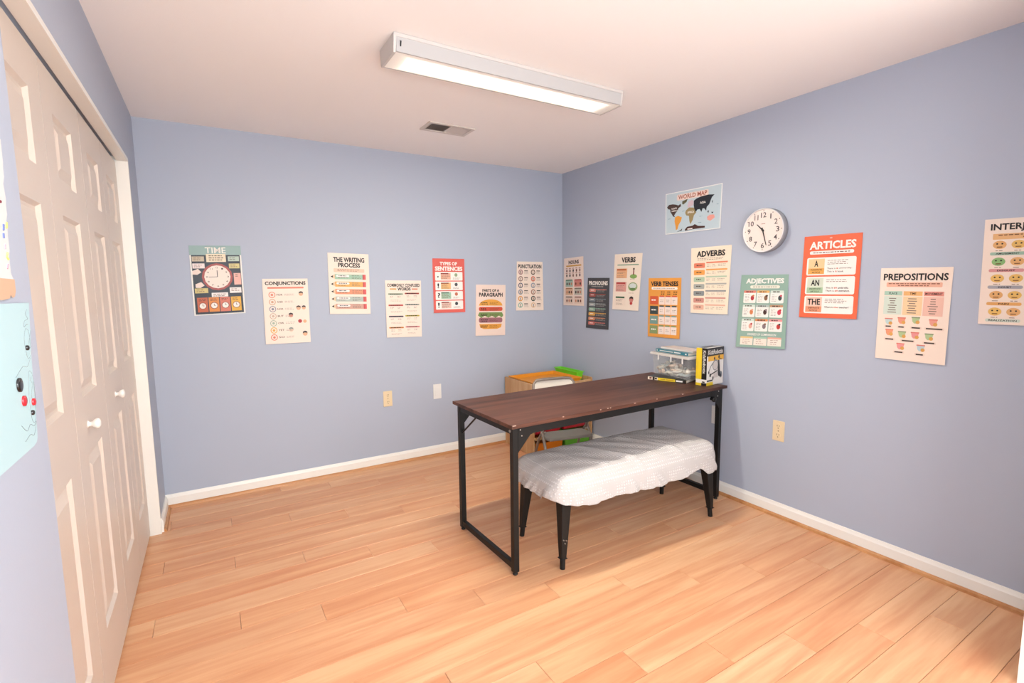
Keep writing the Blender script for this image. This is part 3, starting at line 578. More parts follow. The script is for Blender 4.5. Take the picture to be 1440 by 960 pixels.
# WORLD MAP
s = sheet('map', 'r', .003); s.rect(.015, .02, .985, .98, '#c4d6e0', 1)
s.rrect(.22, .075, .78, .215, '#f6dcd2', 2, .02); s.title('WORLD MAP', .245, .09, .755, .195, '#a8563f', .02)
land = [('#4c3a35', [(.03, .33), (.07, .28), (.14, .28), (.20, .30), (.25, .33), (.29, .30), (.30, .36), (.25, .40), (.24, .45), (.20, .50), (.17, .56), (.19, .60), (.15, .58), (.13, .53), (.10, .47), (.09, .40), (.05, .38)]),
 ('#5f5b3e', [(.32, .25), (.42, .21), (.40, .28), (.34, .33), (.32, .31)]),
 ('#efa445', [(.19, .60), (.25, .58), (.32, .63), (.30, .72), (.26, .80), (.24, .90), (.21, .92), (.20, .82), (.18, .70)]),
 ('#a08d63', [(.39, .48), (.45, .42), (.53, .44), (.56, .51), (.58, .56), (.54, .62), (.52, .73), (.48, .82), (.46, .74), (.45, .62), (.40, .60), (.38, .54)]),
 ('#d8c0cc', [(.42, .36), (.44, .28), (.50, .25), (.53, .30), (.52, .38), (.47, .41), (.42, .42)]),
 ('#262a33', [(.53, .28), (.58, .24), (.66, .21), (.78, .20), (.88, .22), (.84, .27), (.82, .34), (.80, .42), (.76, .47), (.75, .56), (.72, .50), (.69, .49), (.67, .57), (.64, .50), (.60, .50), (.57, .55), (.54, .47), (.53, .38)]),
 ('#262a33', [(.77, .57), (.80, .56), (.79, .62)]), ('#262a33', [(.84, .60), (.88, .61), (.85, .64)]), ('#262a33', [(.84, .36), (.86, .34), (.85, .41)]),
 ('#f0a79c', [(.77, .70), (.82, .66), (.89, .67), (.90, .74), (.83, .80), (.78, .77)]),
 ('#4a2c26', [(.38, .93), (.42, .87), (.52, .86), (.56, .83), (.62, .88), (.74, .90), (.74, .94), (.55, .945), (.38, .96)]), ('#4a3a35', [(.22, .965), (.30, .93), (.33, .89), (.32, .95)])]
for col, pts in land: s.poly([(.5+(x-.5)*1.0, y) for x, y in pts], col, 3)
s.text('ASIA', .64, .33, .74, .38, WHT, 5).text('AFRICA', .42, .51, .54, .56, WHT, 5).text('NORTH', .12, .37, .22, .41, WHT, 5).text('AMERICA', .12, .43, .24, .465, WHT, 5)
s.rect(.43, .915, .52, .94, WHT, 5)
for u, v in ((.32, .48), (.05, .62), (.64, .66), (.92, .44), (.62, .80)): s.bars(u, v, u+.06, 1, .02, '#8aa4b4', 3, .012)
s.build('world_map_poster', '#f4f4f2', 'pale blue world map poster, highest on the right wall')

# ------------------------------------------------------------------ clock
def clock():
    e = empty('wall_clock', (0, -2.027, 1.72)); R = .128; th = .045
    MB().lathe([(R*.97, 0), (R*1.01, -.002), (R*1.01, -.034), (R, -th), (R*.985, -th-.002), (R*.95, -th+.001), (R*.94, -th+.006), (R*.90, -th+.007)], (0, 0, 0), (1, 0, 0), 64).build('case', mat('clock_case', '#b4b2b4', .35, .3), e)
    ring = MB().lathe([(R*1.0, -th-.0005), (R*.99, -th-.003), (R*.955, -th-.002), (R*.945, -th+.003)], (0, 0, 0), (1, 0, 0), 64).build('bezel', mat('clock_bezel', '#f2eeee', .3), e)
    f = MB(); n = 64; f.add([(-th+.004, R*.95*math.cos(2*math.pi*i/n), R*.95*math.sin(2*math.pi*i/n)) for i in range(n)], [tuple(range(n))])
    f.build('dial', mat('clock_dial', '#faeae2', .5), e)
    ink = mat('clock_ink', '#4a4346', .5); nm = MB(); X = -th+.0036
    for h in range(1, 13):
        t = math.radians(30*h); vs, fs = text_geo(str(h), .012); w = .007 if h == 1 else .024 if h == 11 else .020 if h < 10 else .034; hh = .030
        cy, cz = -math.sin(t)*R*.70, math.cos(t)*R*.70
        q = MB(); q.add([(X, cy-(x-.5)*w, cz-(y-.5)*hh) for x, y in vs], fs); q.build('numeral', ink, e)['kind'] = 'stuff'
        cy, cz = -math.sin(t)*R*.885, math.cos(t)*R*.885
        nm.add([(X, cy+.003*math.cos(a), cz+.003*math.sin(a)) for a in (math.pi/4*i for i in range(8))], [tuple(range(8))])
    tag(nm.build('minute_dot', ink, e), kind='stuff')
    def hand(deg, L, w, x, name, tail=.02):
        t = math.radians(deg); d = Vector((0, -math.sin(t), math.cos(t))); p = Vector((0, -math.cos(t), -math.sin(t)))
        b = [Vector((x, 0, 0))-d*tail+p*w, Vector((x, 0, 0))-d*tail-p*w, Vector((x, 0, 0))+d*L-p*w*.5, Vector((x, 0, 0))+d*L+p*w*.5]
        MB().hexa(b, [v-Vector((.001, 0, 0)) for v in b]).build(name, mat('clock_hand', '#2a2626', .4), e)
    hand(314, .054, .0045, X-.002, 'hour_hand', .010); hand(164, .092, .0038, X-.0035, 'minute_hand', .016)
    MB().cyl((X, 0, 0), (X-.007, 0, 0), .006).build('hub', mat('clock_hand', '#2a2626', .4), e)
    m_ = MB(); m_.box(X-.0003, X, -.012, .012, .036, .040); m_.build('dial_mark', mat('clock_mark', '#b98f86', .5), e)
    tag(e, 'round white wall clock with black numerals on the right wall', 'clock')
clock()

# ------------------------------------------------------------------ children's paper art on the near wall
XN = -3.16
def art_sheet(name, pts, col, label, extra):
    c = Vector((XN, sum(p[0] for p in pts)/len(pts), sum(p[1] for p in pts)/len(pts)))
    o = MB().prism(pts, lambda p, t: (.0012+.0008*t, p[0]-c.y, p[1]-c.z)).build(name, mat('paper_'+col[1:], col, .7)); o.location = c
    for nm, mb, m_ in extra:
        mb.v = [(v[0]-c.x, v[1]-c.y, v[2]-c.z) for v in mb.v]; mb.build(nm, m_, o)['kind'] = 'stuff'
    return tag(o, label, 'drawing')
def squiggle(mb, pts, r=.0005):
    P = []
    for i in range(len(pts)-1):
        p0, p1, p2, p3 = (pts[max(0, min(len(pts)-1, i+k))] for k in (-1, 0, 1, 2))
        for q in range(6):
            t = q/6; h = lambda k: .5*(2*p1[k]+(p2[k]-p0[k])*t+(2*p0[k]-5*p1[k]+4*p2[k]-p3[k])*t*t+(3*p1[k]-p0[k]-3*p2[k]+p3[k])*t**3)
            P.append((XN+.0021, h(0), h(1)))
    P.append((XN+.0021, *pts[-1])); mb.tube(P, r, 5)
sq = MB()
squiggle(sq, [(-2.600, 1.372), (-2.612, 1.365), (-2.603, 1.355), (-2.622, 1.352), (-2.628, 1.342), (-2.615, 1.345), (-2.604, 1.345)])
squiggle(sq, [(-2.607, 1.335), (-2.622, 1.338), (-2.634, 1.320), (-2.632, 1.296), (-2.622, 1.285), (-2.606, 1.295), (-2.603, 1.318), (-2.607, 1.335)])
squiggle(sq, [(-2.592, 1.335), (-2.612, 1.312), (-2.624, 1.300), (-2.600, 1.305)])
squiggle(sq, [(-2.70, 1.262), (-2.66, 1.275), (-2.635, 1.272), (-2.612, 1.285)])
squiggle(sq, [(-2.615, 1.258), (-2.630, 1.262), (-2.643, 1.230), (-2.645, 1.195), (-2.640, 1.175), (-2.625, 1.172), (-2.612, 1.20), (-2.608, 1.235), (-2.615, 1.258)])
squiggle(sq, [(-2.622, 1.252), (-2.628, 1.246), (-2.620, 1.24), (-2.630, 1.22), (-2.626, 1.20)])
squiggle(sq, [(-2.70, 1.18), (-2.675, 1.165), (-2.655, 1.172), (-2.635, 1.165), (-2.62, 1.17), (-2.64, 1.15), (-2.66, 1.155), (-2.69, 1.15)])
def buttons(lst, r):
    mb = MB()
    for y, z in lst: mb.lathe([(0, .004), (r*.7, .004), (r, .003), (r, 0)], (XN+.002, y, z), (1, 0, 0), 16)
    return mb
art_sheet('paper_drawing', [(-2.583, 1.384), (-2.594, 1.33), (-2.604, 1.288), (-2.613, 1.22), (-2.619, 1.159), (-2.623, 1.140), (-2.630, 1.134), (-2.647, 1.131), (-2.90, 1.131), (-2.90, 1.386)], '#bfe0e8',
    'pale blue paper drawing with red and black buttons on the near left wall',
    [('pencil_line', sq, mat('pencil', '#8f9ea4', .7)), ('red_button', buttons([(-2.627, 1.207)], .0065), mat('button_red', '#cf2432', .25)), ('red_button', buttons([(-2.676, 1.218)], .009), mat('button_red', '#cf2432', .25)),
     ('black_button', buttons([(-2.628, 1.305)], .0045), mat('button_black', '#17171b', .25)), ('black_button', buttons([(-2.640, 1.190)], .0045), mat('button_black', '#17171b', .25)), ('black_button', buttons([(-2.69, 1.248)], .012), mat('button_black', '#17171b', .25))])
rg = random.Random(5); torn = [(-2.634+(1.66-z)*-.115+rg.uniform(-.004, .004), z) for z in (1.66-.0125*i for i in range(19))]
pk = MB(); pk.prism([(-2.652, 1.425), (-2.653, 1.405), (-2.660, 1.396), (-2.670, 1.394), (-2.678, 1.400), (-2.688, 1.393), (-2.72, 1.391), (-2.90, 1.391), (-2.90, 1.428)], lambda p, t: (XN+.0022+.0012*t, *p))
ln = MB(); squiggle(ln, [(-2.672, 1.412), (-2.676, 1.416), (-2.674, 1.406)]); squiggle(ln, [(-2.664, 1.412), (-2.667, 1.406)]); squiggle(ln, [(-2.684, 1.413), (-2.686, 1.405)])
def strokes(l, r=.0022):
    mb = MB(); [squiggle(mb, q, r) for q in l]; return mb
art_sheet('paper_drawing', torn+[(-2.652, 1.425), (-2.66, 1.41), (-2.90, 1.41), (-2.90, 1.66)], '#e4e6e6', 'white torn-edged paper with coloured strokes hung above the blue drawing',
    [('peach_strip', pk, mat('paper_peach', '#dcb698', .7)), ('pen_mark', ln, mat('pencil_dark', '#4a4a50', .7)),
     ('yellow_stroke', strokes([[(-2.657, 1.52), (-2.66, 1.51)], [(-2.668, 1.468), (-2.674, 1.462), (-2.668, 1.458)]], .0022), mat('crayon_yellow', '#f3ea7a', .7)),
     ('blue_stroke', strokes([[(-2.672, 1.515), (-2.676, 1.505)], [(-2.678, 1.500), (-2.679, 1.492)]], .002), mat('crayon_blue', '#6a7ab8', .7)),
     ('pink_stroke', strokes([[(-2.676, 1.482), (-2.678, 1.474)], [(-2.672, 1.45), (-2.678, 1.442)]], .0015), mat('crayon_pink', '#f0a0b0', .7)),
     ('red_stroke', strokes([[(-2.672, 1.553), (-2.674, 1.55)]], .002), mat('crayon_red', '#7a2030', .7))])

# ------------------------------------------------------------------ work table
TX0, TY0, TTH, TL, TD, TH = -1.712, -1.891, .025, 1.642, .628, .76
def table():
    e = empty('work_table', (TX0, TY0, 0), TTH); th = .018; a = .034; b = .036; lw = .030
    tb = MB().box(0, TL, 0, TD, TH-th, TH).build('tabletop', top_m, e, .002)
    zt = TH-th; ra = .044
    for i, u in enumerate((a-lw/2, TL-a-lw/2)):
        for v in (b-lw/2, TD-b-lw/2):
            lg = B(u, u+lw, v, v+lw, .016, zt).build('leg', black_m, e, .002)
            MB().lathe([(0, 0), (.011, 0), (.013, .003), (.013, .008), (.006, .010), (.006, .017)], (u+lw/2, v+lw/2, 0), (0, 0, 1), 16).build('foot', black_m, lg)
        B(u+.003, u+lw-.003, b+lw/2, TD-b-lw/2, zt-.036, zt).build('side_rail', black_m, e, .0015)
        B(u+.003, u+lw-.003, b+lw/2, TD-b-lw/2, .028, .058).build('bottom_rail', black_m, e, .0015)
        # diagonal brace rod towards the rear leg
        MB().tube([(u+lw/2, TD-b-lw/2, zt-.16), (u+lw/2, TD-b-.19, zt-.03)], .005, 8).build('brace_rod', black_m, e)
        s = 1 if i == 0 else -1; x0 = u+lw if i == 0 else u
        for v in (b-lw/2, TD-b+lw/2-.004):
            g = MB().prism([(x0, zt), (x0+s*.085, zt), (x0+s*.085, zt-ra), (x0+s*.07, zt-ra-.004), (x0, zt-.125)], lambda p, t: (p[0], v+.004*t, p[1])).build('gusset', black_m, e)
            for px, pz in ((x0+s*.012, zt-.015), (x0+s*.02, zt-.045)): MB().cyl((px, v-.002, pz), (px, v, pz), .0035, n=8).build('bolt', mat('bolt_steel', '#c9c4bc', .3, .8), g)
    for v in (b-lw/2+.002, TD-b-lw/2+.004): B(a+lw/2, TL-a-lw/2, v, v+.022, zt-ra, zt).build('front_rail' if v < .1 else 'rear_rail', black_m, e, .0015)
    MB().cyl((a-lw/2-.003, b+.01, zt-.02), (a-lw/2, b+.01, zt-.02), .007, n=12).build('bolt', mat('bolt_steel', '#c9c4bc', .3, .8), e)
    hx = TL-.115
    hk = MB(); hk.lathe([(0, -.012), (.014, -.011), (.018, -.006), (.018, 0), (.010, .003), (.010, .02)], (hx, b-lw/2-.004, zt-.060), (0, 1, 0), 20); hk.box(hx-.006, hx+.006, b-lw/2+.004, b-lw/2+.014, zt-.06, zt-.03)
    hk.build('round_hook', black_m, e)
    # chipped spots on the front edge of the laminate
    ch = MB(); rr = random.Random(4)
    for k in range(9):
        x = (.004, .55, .60, .62, .98, .30, .80, 1.2, .012)[k]; ch.box(x, x+.006+.008*rr.random(), -.0004, .003, TH-.004, TH+.0003)
    tag(ch.build('edge_chip', mat('chip', '#c9ab98', .7), e), kind='stuff')
    return tag(e, 'long dark walnut work table on a black metal frame', 'table')
table()

# ------------------------------------------------------------------ bench and its cover
BX, BY, BTH, BL, BD = -1.454, -1.938, -.02, 1.106, .391
def bench():
    e = empty('bench', (BX, BY, 0), BTH); top = .40
    for u, v, su, sv in ((0, 0, 1, 1), (BL, 0, -1, 1), (BL, BD, -1, -1), (0, BD, 1, -1)):
        # pressed-metal L section leg, wide at the top, tapering to a foot
        mb = MB(); ins = .030
        def ring(z, w, du, dv):
            return [(u+su*du-su*w*.5, v+sv*dv-sv*w*.5, z), (u+su*du+su*w*.5, v+sv*dv-sv*w*.5, z), (u+su*du+su*w*.5, v+sv*dv+sv*w*.5, z), (u+su*du-su*w*.5, v+sv*dv+sv*w*.5, z)]
        R = [ring(.055, .030, .003, .003), ring(.13, .037, .008, .008), ring(.28, .052, .02, .02), ring(top, .064, ins, ins)]
        vs = [q for r_ in R for q in r_]; fs = [(4*i+k, 4*i+(k+1) % 4, 4*i+4+(k+1) % 4, 4*i+4+k) for i in range(3) for k in range(4)]+[(0, 1, 2, 3), (12, 13, 14, 15)]
        mb.add(vs, fs); lg = mb.build('leg', black_m, e, .004)
        MB().cyl((u, v, 0), (u+su*.006, v+sv*.006, .085), .0135, .0145, 14).build('foot_sleeve', black_m, lg)
        if u == 0 and v == 0:
            sp = MB()
            for px, pz in ((-.012, .155), (.004, .150), (-.004, .137)): sp.cyl((px+.01, -.0165, pz), (px+.01, -.010, pz), .003, n=8)
            sp.build('chip', mat('bolt_steel', '#c9c4bc', .3, .8), lg)
    MB().box(.012, BL-.012, .012, BD-.012, top-.03, top).build('seat_frame', black_m, e, .008)
    MB().box(.0, BL, .0, BD, top, top+.02).build('seat', black_m, e, .008)
    return tag(e, 'low black metal bench with tapered legs under a white cover', 'bench')
bench()
def cover():
    NA, NR, NS = 260, 26, 18; hx, hy = .592, .242; cz = .478; er = .05; Rc = .13
    def perim(t):     # superellipse-ish rounded rectangle direction -> point
        c, s = math.cos(t), math.sin(t); p = 7.0
        k = (abs(c)**p+abs(s)**p)**(-1/p); return c*k, s*k
    HM = [(-.61, .372), (-.546, .345), (-.40, .326), (-.32, .331), (-.17, .330), (0, .318), (.1, .320), (.24, .327), (.38, .347), (.46, .305), (.54, .308), (.62, .335)]
    def hem(x, y):    # hem height by place round the bench
        if y < -.1:
            for (a0, z0), (a1, z1) in zip(HM, HM[1:]):
                if x <= a1: t_ = max(0, (x-a0)/(a1-a0)); t_ = t_*t_*(3-2*t_); return z0+(z1-z0)*t_+.0025*math.sin(x*53)
            return HM[-1][1]
        return .345+.010*math.sin(y*14+1)+.006*math.sin(x*11)
    vs = []; fs = []
    rows = []
    def nz(x, y, z): return math.sin(x*9+2*math.sin(y*11))*math.cos(y*13+z*7)
    for j in range(NR+NS):
        row = []
        for i in range(NA):
            t = 2*math.pi*i/NA; dx, dy = perim(t)
            if j < NR:
                q = j/(NR-1); q = q**.8
                bx_, by_ = math.cos(t)+(dx-math.cos(t))*q*q, math.sin(t)+(dy-math.sin(t))*q*q
                x, y = bx_*hx*q, by_*hy*q
                rx = max(0, (abs(bx_*q)-.86)/.14); ry = max(0, (abs(by_*q)-.62)/.38); ez = min(1.0, (rx**2.6+ry**2.6)**(1/2.6))
                z = cz+.012*(1-q*q)-.055*ez**2.4
                z += .0022*math.sin(26*(x+.35*y)+1.7*math.sin(y*15))*max(0, 1-abs(x+.05)/.7)*.9+.0016*math.sin(48*(x*.7+y)+2*math.sin(6*x))
                # long folds dragged diagonally over the top
                for fx, am in ((-.30, .006), (-.12, .009), (.20, .010), (.27, .006)):
                    d = (x-fx)+(y+.1)*.55; z += am*math.exp(-(d/.022)**2)*(1 if y < .12 else .3)
            else:
                k = (j-NR+1)/NS; hz = hem(dx*hx, dy*hy); z0 = cz-.055
                z = z0+(hz-z0)*k
                a = 2*math.pi*i/NA; per = math.atan2(dy*hy, dx*hx)
                s_ = dx*hx if abs(dy*hy) > abs(dx*hx)*.4 else dy*hy
                sd = s_+(z-.40)*.55; fold = (.0075*math.sin(sd*27+1.2+1.5*math.sin(s_*6))+.006*abs(math.sin(sd*33+.5))+.003*math.sin(sd*118))*min(1, k*1.3)
                out = .016*k**.6+fold
                if dy < 0 and -.58 < dx*hx < -.40: out += .010*k*math.cos((dx*hx+.49)*17)
                L = math.hypot(dx*hx, dy*hy); nx, ny = (dx**4*math.copysign(1, dx)/hx, dy**4*math.copysign(1, dy)/hy); nl = math.hypot(nx, ny) or 1
                x, y = dx*hx+nx/nl*out, dy*hy+ny/nl*out
                x += .02*k*(1 if dy < 0 else 0)*math.sin(dx*3)*.3
            row.append(len(vs)); vs.append((x, y, z))
        rows.append(row)
    for j in range(len(rows)-1):
        for i in range(NA): fs.append((rows[j][i], rows[j][(i+1) % NA], rows[j+1][(i+1) % NA], rows[j+1][i]))
    M = mat('cover_cloth', '#e6e0dc', .85, spec=.2); nt = M.node_tree; b = nt.nodes['Principled BSDF']
    tc = nt.nodes.new('ShaderNodeTexCoord'); vo = nt.nodes.new('ShaderNodeTexVoronoi'); vo.inputs['Scale'].default_value = 66; vo.inputs['Randomness'].default_value = .12
    nt.links.new(tc.outputs['Object'], vo.inputs['Vector'])
    mr = nt.nodes.new('ShaderNodeMapRange'); mr.inputs[1].default_value = .22; mr.inputs[2].default_value = .42; mr.inputs[3].default_value = 1; mr.inputs[4].default_value = 0
    nt.links.new(vo.outputs['Distance'], mr.inputs[0])
    mx = nt.nodes.new('ShaderNodeMixRGB'); mx.inputs[1].default_value = lin('#cfc9c6'); mx.inputs[2].default_value = lin('#e8e4e2'); nt.links.new(mr.outputs[0], mx.inputs[0]); nt.links.new(mx.outputs[0], b.inputs['Base Color'])
    bp = nt.nodes.new('ShaderNodeBump'); bp.inputs['Strength'].default_value = .6; bp.inputs['Distance'].default_value = .003; nt.links.new(mr.outputs[0], bp.inputs['Height']); nt.links.new(bp.outputs[0], b.inputs['Normal'])
    mb = MB().add(vs, fs, 0, True); o = mb.build('bench_cover', M)
    bm = bmesh.new(); bm.from_mesh(o.data); bmesh.ops.remove_doubles(bm, verts=bm.verts, dist=2e-4); bm.to_mesh(o.data); bm.free()
    o.location = (BX+BL/2+.0, BY+BD/2-.005, 0); o.rotation_euler = (0, 0, BTH)
    so = o.modifiers.new('thickness', 'SOLIDIFY'); so.thickness = .003; so.offset = -1
    return tag(o, 'rumpled white dotted cloth cover draped over the bench', 'cloth')
cover()

# ------------------------------------------------------------------ things on the table
def frame_box(name, p, q, depth, z0, z1, mats, label, cat):
    """box with front edge from p to q (xy), extending `depth` to the left of p->q; local x along the front edge"""
    p = Vector((*p, 0)); q = Vector((*q, 0)); L = (q-p).length; ang = math.atan2(q.y-p.y, q.x-p.x)
    return tag(empty(name, (p.x, p.y, z0), ang), label, cat), L
def book(name, p, q, depth, z0, th, cover_m, spine_m, label, bands=()):
    e, L = frame_box(name, p, q, depth, z0, z0+th, None, label, 'book'); ct = .0022
    B(0, L, 0, depth, 0, ct).build('cover_board', cover_m, e); B(0, L, 0, depth, th-ct, th).build('cover_board', cover_m, e)
    B(0, L, 0, ct, ct, th-ct).build('spine', spine_m, e)
    B(.003, L-.003, ct, depth-.003, ct, th-ct).build('page_block', mat('book_pages', '#f3ecdc', .8), e)
    return e, L
# flat book under the bin: spine towards the left
bk, L = book('book', (-.325, -1.411), (-.242, -1.667), .205, TH, .022, mat('book_black', '#1d1a1a', .35), mat('book_yellow', '#f2d438', .35), 'yellow and black paperback lying flat under the plastic bin')
mb = MB(); mb.box(0, .035, -.0006, 0, .001, .021, 0); mb.box(.035, .05, -.0006, 0, .001, .021, 1); mb.box(.05, .072, -.0006, 0, .001, .021, 0); mb.box(.012, .028, -.0009, -.0006, .006, .018, 3); mb.box(.052, .066, -.0009, -.0006, .006, .018, 1); mb.box(L-.075, L, -.0006, 0, .001, .021, 1); mb.box(L-.068, L-.025, -.0009, -.0006, .006, .016, 2); mb.box(.09, .125, -.0009, -.0006, .008, .014, 4); mb.box(.13, .185, -.0009, -.0006, .008, .014, 4)
mb.build('spine_print', [mat('book_cream', '#f4e6d4', .5), mat('book_black', '#1d1a1a', .35), mat('book_white', '#f6f4f0', .5), mat('book_brown', '#7a3f2c', .5), mat('book_ochre', '#c49a20', .5)], bk)['kind'] = 'stuff'
# clear bin
def bin_clear():
    p, q = (-.204, -1.336), (-.234, -1.668); e, L = frame_box('storage_bin', p, q, .175, TH+.0225, 0, None, 'clear plastic storage bin with a pale lid on the table', 'storage bin'); D = .175; hh = .135; t = .0022; tp = .010
    M = bpy.data.materials.new('clear_plastic'); M.use_nodes = True; nt = M.node_tree; out = nt.nodes['Material Output']; b = nt.nodes['Principled BSDF']
    b.inputs['Base Color'].default_value = (.88, .87, .86, 1); b.inputs['Roughness'].default_value = .18
    tr = nt.nodes.new('ShaderNodeBsdfTransparent'); tr.inputs[0].default_value = (.95, .95, .95, 1); mx = nt.nodes.new('ShaderNodeMixShader'); mx.inputs[0].default_value = .10
    nt.links.new(tr.outputs[0], mx.inputs[1]); nt.links.new(b.outputs[0], mx.inputs[2]); nt.links.new(mx.outputs[0], out.inputs[0])
    bot = [(tp, tp), (L-tp, tp), (L-tp, D-tp), (tp, D-tp)]; top = [(0, 0), (L, 0), (L, D), (0, D)]
    mb = MB(); vs = [(x, y, 0) for x, y in bot]+[(x, y, hh) for x, y in top]
    ins = lambda P, d: [(P[0][0]+d, P[0][1]+d), (P[1][0]-d, P[1][1]+d), (P[2][0]-d, P[2][1]-d), (P[3][0]+d, P[3][1]-d)]
    vs += [(x, y, t) for x, y in ins(bot, t)]+[(x, y, hh) for x, y in ins(top, t)]
    mb.add(vs, [(3, 2, 1, 0), (8, 9, 10, 11)]+[(i, (i+1) % 4, 4+(i+1) % 4, 4+i) for i in range(4)]+[(8+(i+1) % 4, 8+i, 12+i, 12+(i+1) % 4) for i in range(4)]+[(4+i, 4+(i+1) % 4, 12+(i+1) % 4, 12+i) for i in range(4)])
    mb.build('tub', M, e)
    lid = MB(); lid.box(-.010, L+.010, -.010, D+.010, hh+.010, hh+.018); lid.box(-.012, L+.012, -.012, -.002, hh+.001, hh+.012); lid.box(-.012, L+.012, D+.002, D+.012, hh+.001, hh+.012); lid.box(-.012, -.002, -.002, D+.002, hh+.001, hh+.012); lid.box(L+.002, L+.012, -.002, D+.002, hh+.001, hh+.012)
    ML = M.copy(); ML.name = 'lid_plastic'; ML.node_tree.nodes['Mix Shader'].inputs[0].default_value = .55; ML.node_tree.nodes['Principled BSDF'].inputs['Base Color'].default_value = (.85, .78, .72, 1)
    lo = lid.build('lid', ML, e, .0015)
    for xx in (.075, .195, .30): B(xx-.004, xx+.004, -.016, -.011, hh-.03, hh+.004).build('clip', mat('clip_white', '#f6f2ee', .35), lo)
    rr = random.Random(11); sm = mat('scrap_cream', '#fff6e6', .8); s2 = mat('scrap_grey', '#d3dcd8', .8); s3 = mat('scrap_peach', '#fbdcc4', .8)
    sc_ = MB()
    for k in range(64):
        n = 7; cx, cy = rr.uniform(.035, L-.035), rr.uniform(.03, D-.03); z = rr.uniform(.010, .062+.018*math.sin(cx*22)); pts = []; d = rr.uniform(0, 6.28); x, y, zz = cx, cy, z
        for i in range(n):
            d += rr.uniform(-.9, .9); x = min(L-.02, max(.02, x+.011*math.cos(d))); y = min(D-.02, max(.02, y+.011*math.sin(d))); zz = max(.010, zz+rr.uniform(-.006, .006)); pts.append((x, y, zz))
        sc_.tube(pts, rr.uniform(.007, .012), 6, (0, 0, 1, 2, 0)[k % 5])
    o = sc_.build('craft_scraps', [sm, s2, s3]); o.location = e.location; o.rotation_euler = e.rotation_euler
    tag(o, 'tangle of cream craft scraps seen inside the clear plastic bin', 'craft scraps', kind='stuff')
bin_clear()
ztop = TH+.0225+.135+.0183
tb, L = book('book', (-.170, -1.335), (-.200, -1.640), .15, ztop, .020, mat('book_teal', '#2f7f92', .35), mat('book_teal', '#2f7f92', .35), 'teal paperback lying on the lid of the plastic bin')
mb = MB(); mb.box(.04, .17, -.0006, 0, .008, .013); mb.box(.18, .24, -.0006, 0, .007, .015); mb.box(.010, .018, -.0006, 0, .006, .014); mb.box(L-.025, L-.012, -.0006, 0, .006, .014)
mb.build('spine_print', mat('book_white', '#f6f4f0', .5), tb)['kind'] = 'stuff'
wb, L = book('book', (-.135, -1.350), (-.165, -1.650), .12, ztop+.0203, .012, mat('book_palepink', '#f0ddd2', .45), mat('book_offwhite', '#f7f1ea', .45), 'thin pale pink book on top of the teal book')
# robot kit box
def kit():
    p, q = (-.205, -1.793), (-.012, -1.772); e, Wd = frame_box('kit_box', p, q, .078, TH+.0002, 0, None, 'upright yellow and black robot kit box at the table end', 'box'); D = .076; Hh = .242
    yl = mat('kit_yellow', '#f2cf2e', .35); bk_ = mat('kit_black', '#191719', .35); wt = mat('kit_white', '#f1ece6', .4); gy = mat('kit_grey', '#7a8084', .4); pk_ = mat('kit_pale', '#d9cfc9', .4); amb = mat('kit_amber', '#efb63a', .4)
    B(0, Wd, 0, D, 0, Hh).build('carton', wt, e, .0012)
    Mm = [bk_, yl, wt, gy, pk_, amb]
    def fr(mb, a, b, c, d, mi, k=1): mb.box(a, c, -.0003*k-.0002, -.0003*k+.0001, b, d, mi)
    f = MB(); fr(f, 0, Hh-.052, Wd, Hh, 0); fr(f, .012, Hh-.085, Wd, Hh-.052, 5); fr(f, .0, 0, .075, .022, 1); fr(f, .004, .026, .07, .036, 0)
    def fp(pts, mi, k=2): f.prism(pts, lambda p_, t: (p_[0], -.0003*k-.0002*t, p_[1]), mi)
    el = lambda cx, cz, rx, rz, n=14: [(cx+rx*math.cos(2*math.pi*i/n), cz+rz*math.sin(2*math.pi*i/n)) for i in range(n)]
    fp(el(.098, .128, .034, .036), 3); fp(el(.098, .126, .028, .030), 4, 3); fp([(.125, .09), (.128, .15), (.122, .158), (.142, .158), (.150, .11), (.155, .075), (.172, .05), (.155, .045), (.132, .055)], 0, 3)
    fp(el(.085, .172, .008, .010), 0); fp(el(.138, .178, .009, .011), 0); fp([(.140, .165), (.172, .158), (.172, .163), (.140, .171)], 0)
    fp([(.03, .062), (.12, .085), (.12, .093), (.03, .070)], 0, 4); fp(el(.04, .066, .010, .012), 0, 4); fp(el(.022, .085, .007, .010), 0, 4); fp([(.022, .085), (.05, .125), (.075, .145), (.07, .150), (.045, .13), (.017, .09)], 3, 3)
    fp(el(.072, .045, .008, .012), 0, 4); fp(el(.165, .06, .016, .022), 3, 2); fp([(.075, .045), (.13, .045), (.125, .08), (.085, .085)], 4, 2)
    f.build('front_print', Mm, e)
    t_ = MB(); vs, fs = text_geo('KidzRobotix', .02); t_.add([(.010+(Wd-.022)*x, -.0012, Hh-.012-.030*y) for x, y in vs], fs); t_.build('front_lettering', wt, e)
    sd = MB()
    def sp(a, b, c, d, mi, k=1): sd.box(-.0003*k-.0002, -.0003*k+.0001, a, c, b, d, mi)   # left side, local y from front 0 to back D
    sp(0, .04, .036, Hh, 0); sp(.036, .04, D, Hh, 1); sp(.0, .0, .036, .018, 0); sp(.036, 0, D, .016, 1); sp(.01, .018, .06, .034, 2, 2); sp(.012, .020, .030, .028, 0, 3)
    sd.build('side_print', Mm, e)
    t_ = MB(); vs, fs = text_geo('KidzRobotix', .02); t_.add([(-.0012, .008+.020*(y), Hh-.015-.15*x) for x, y in vs], fs); t_.build('side_lettering', wt, e)
    tp = MB(); tp.box(.02, Wd-.02, .03, D-.004, Hh, Hh+.0004); tp.build('top_print', bk_, e)
kit()

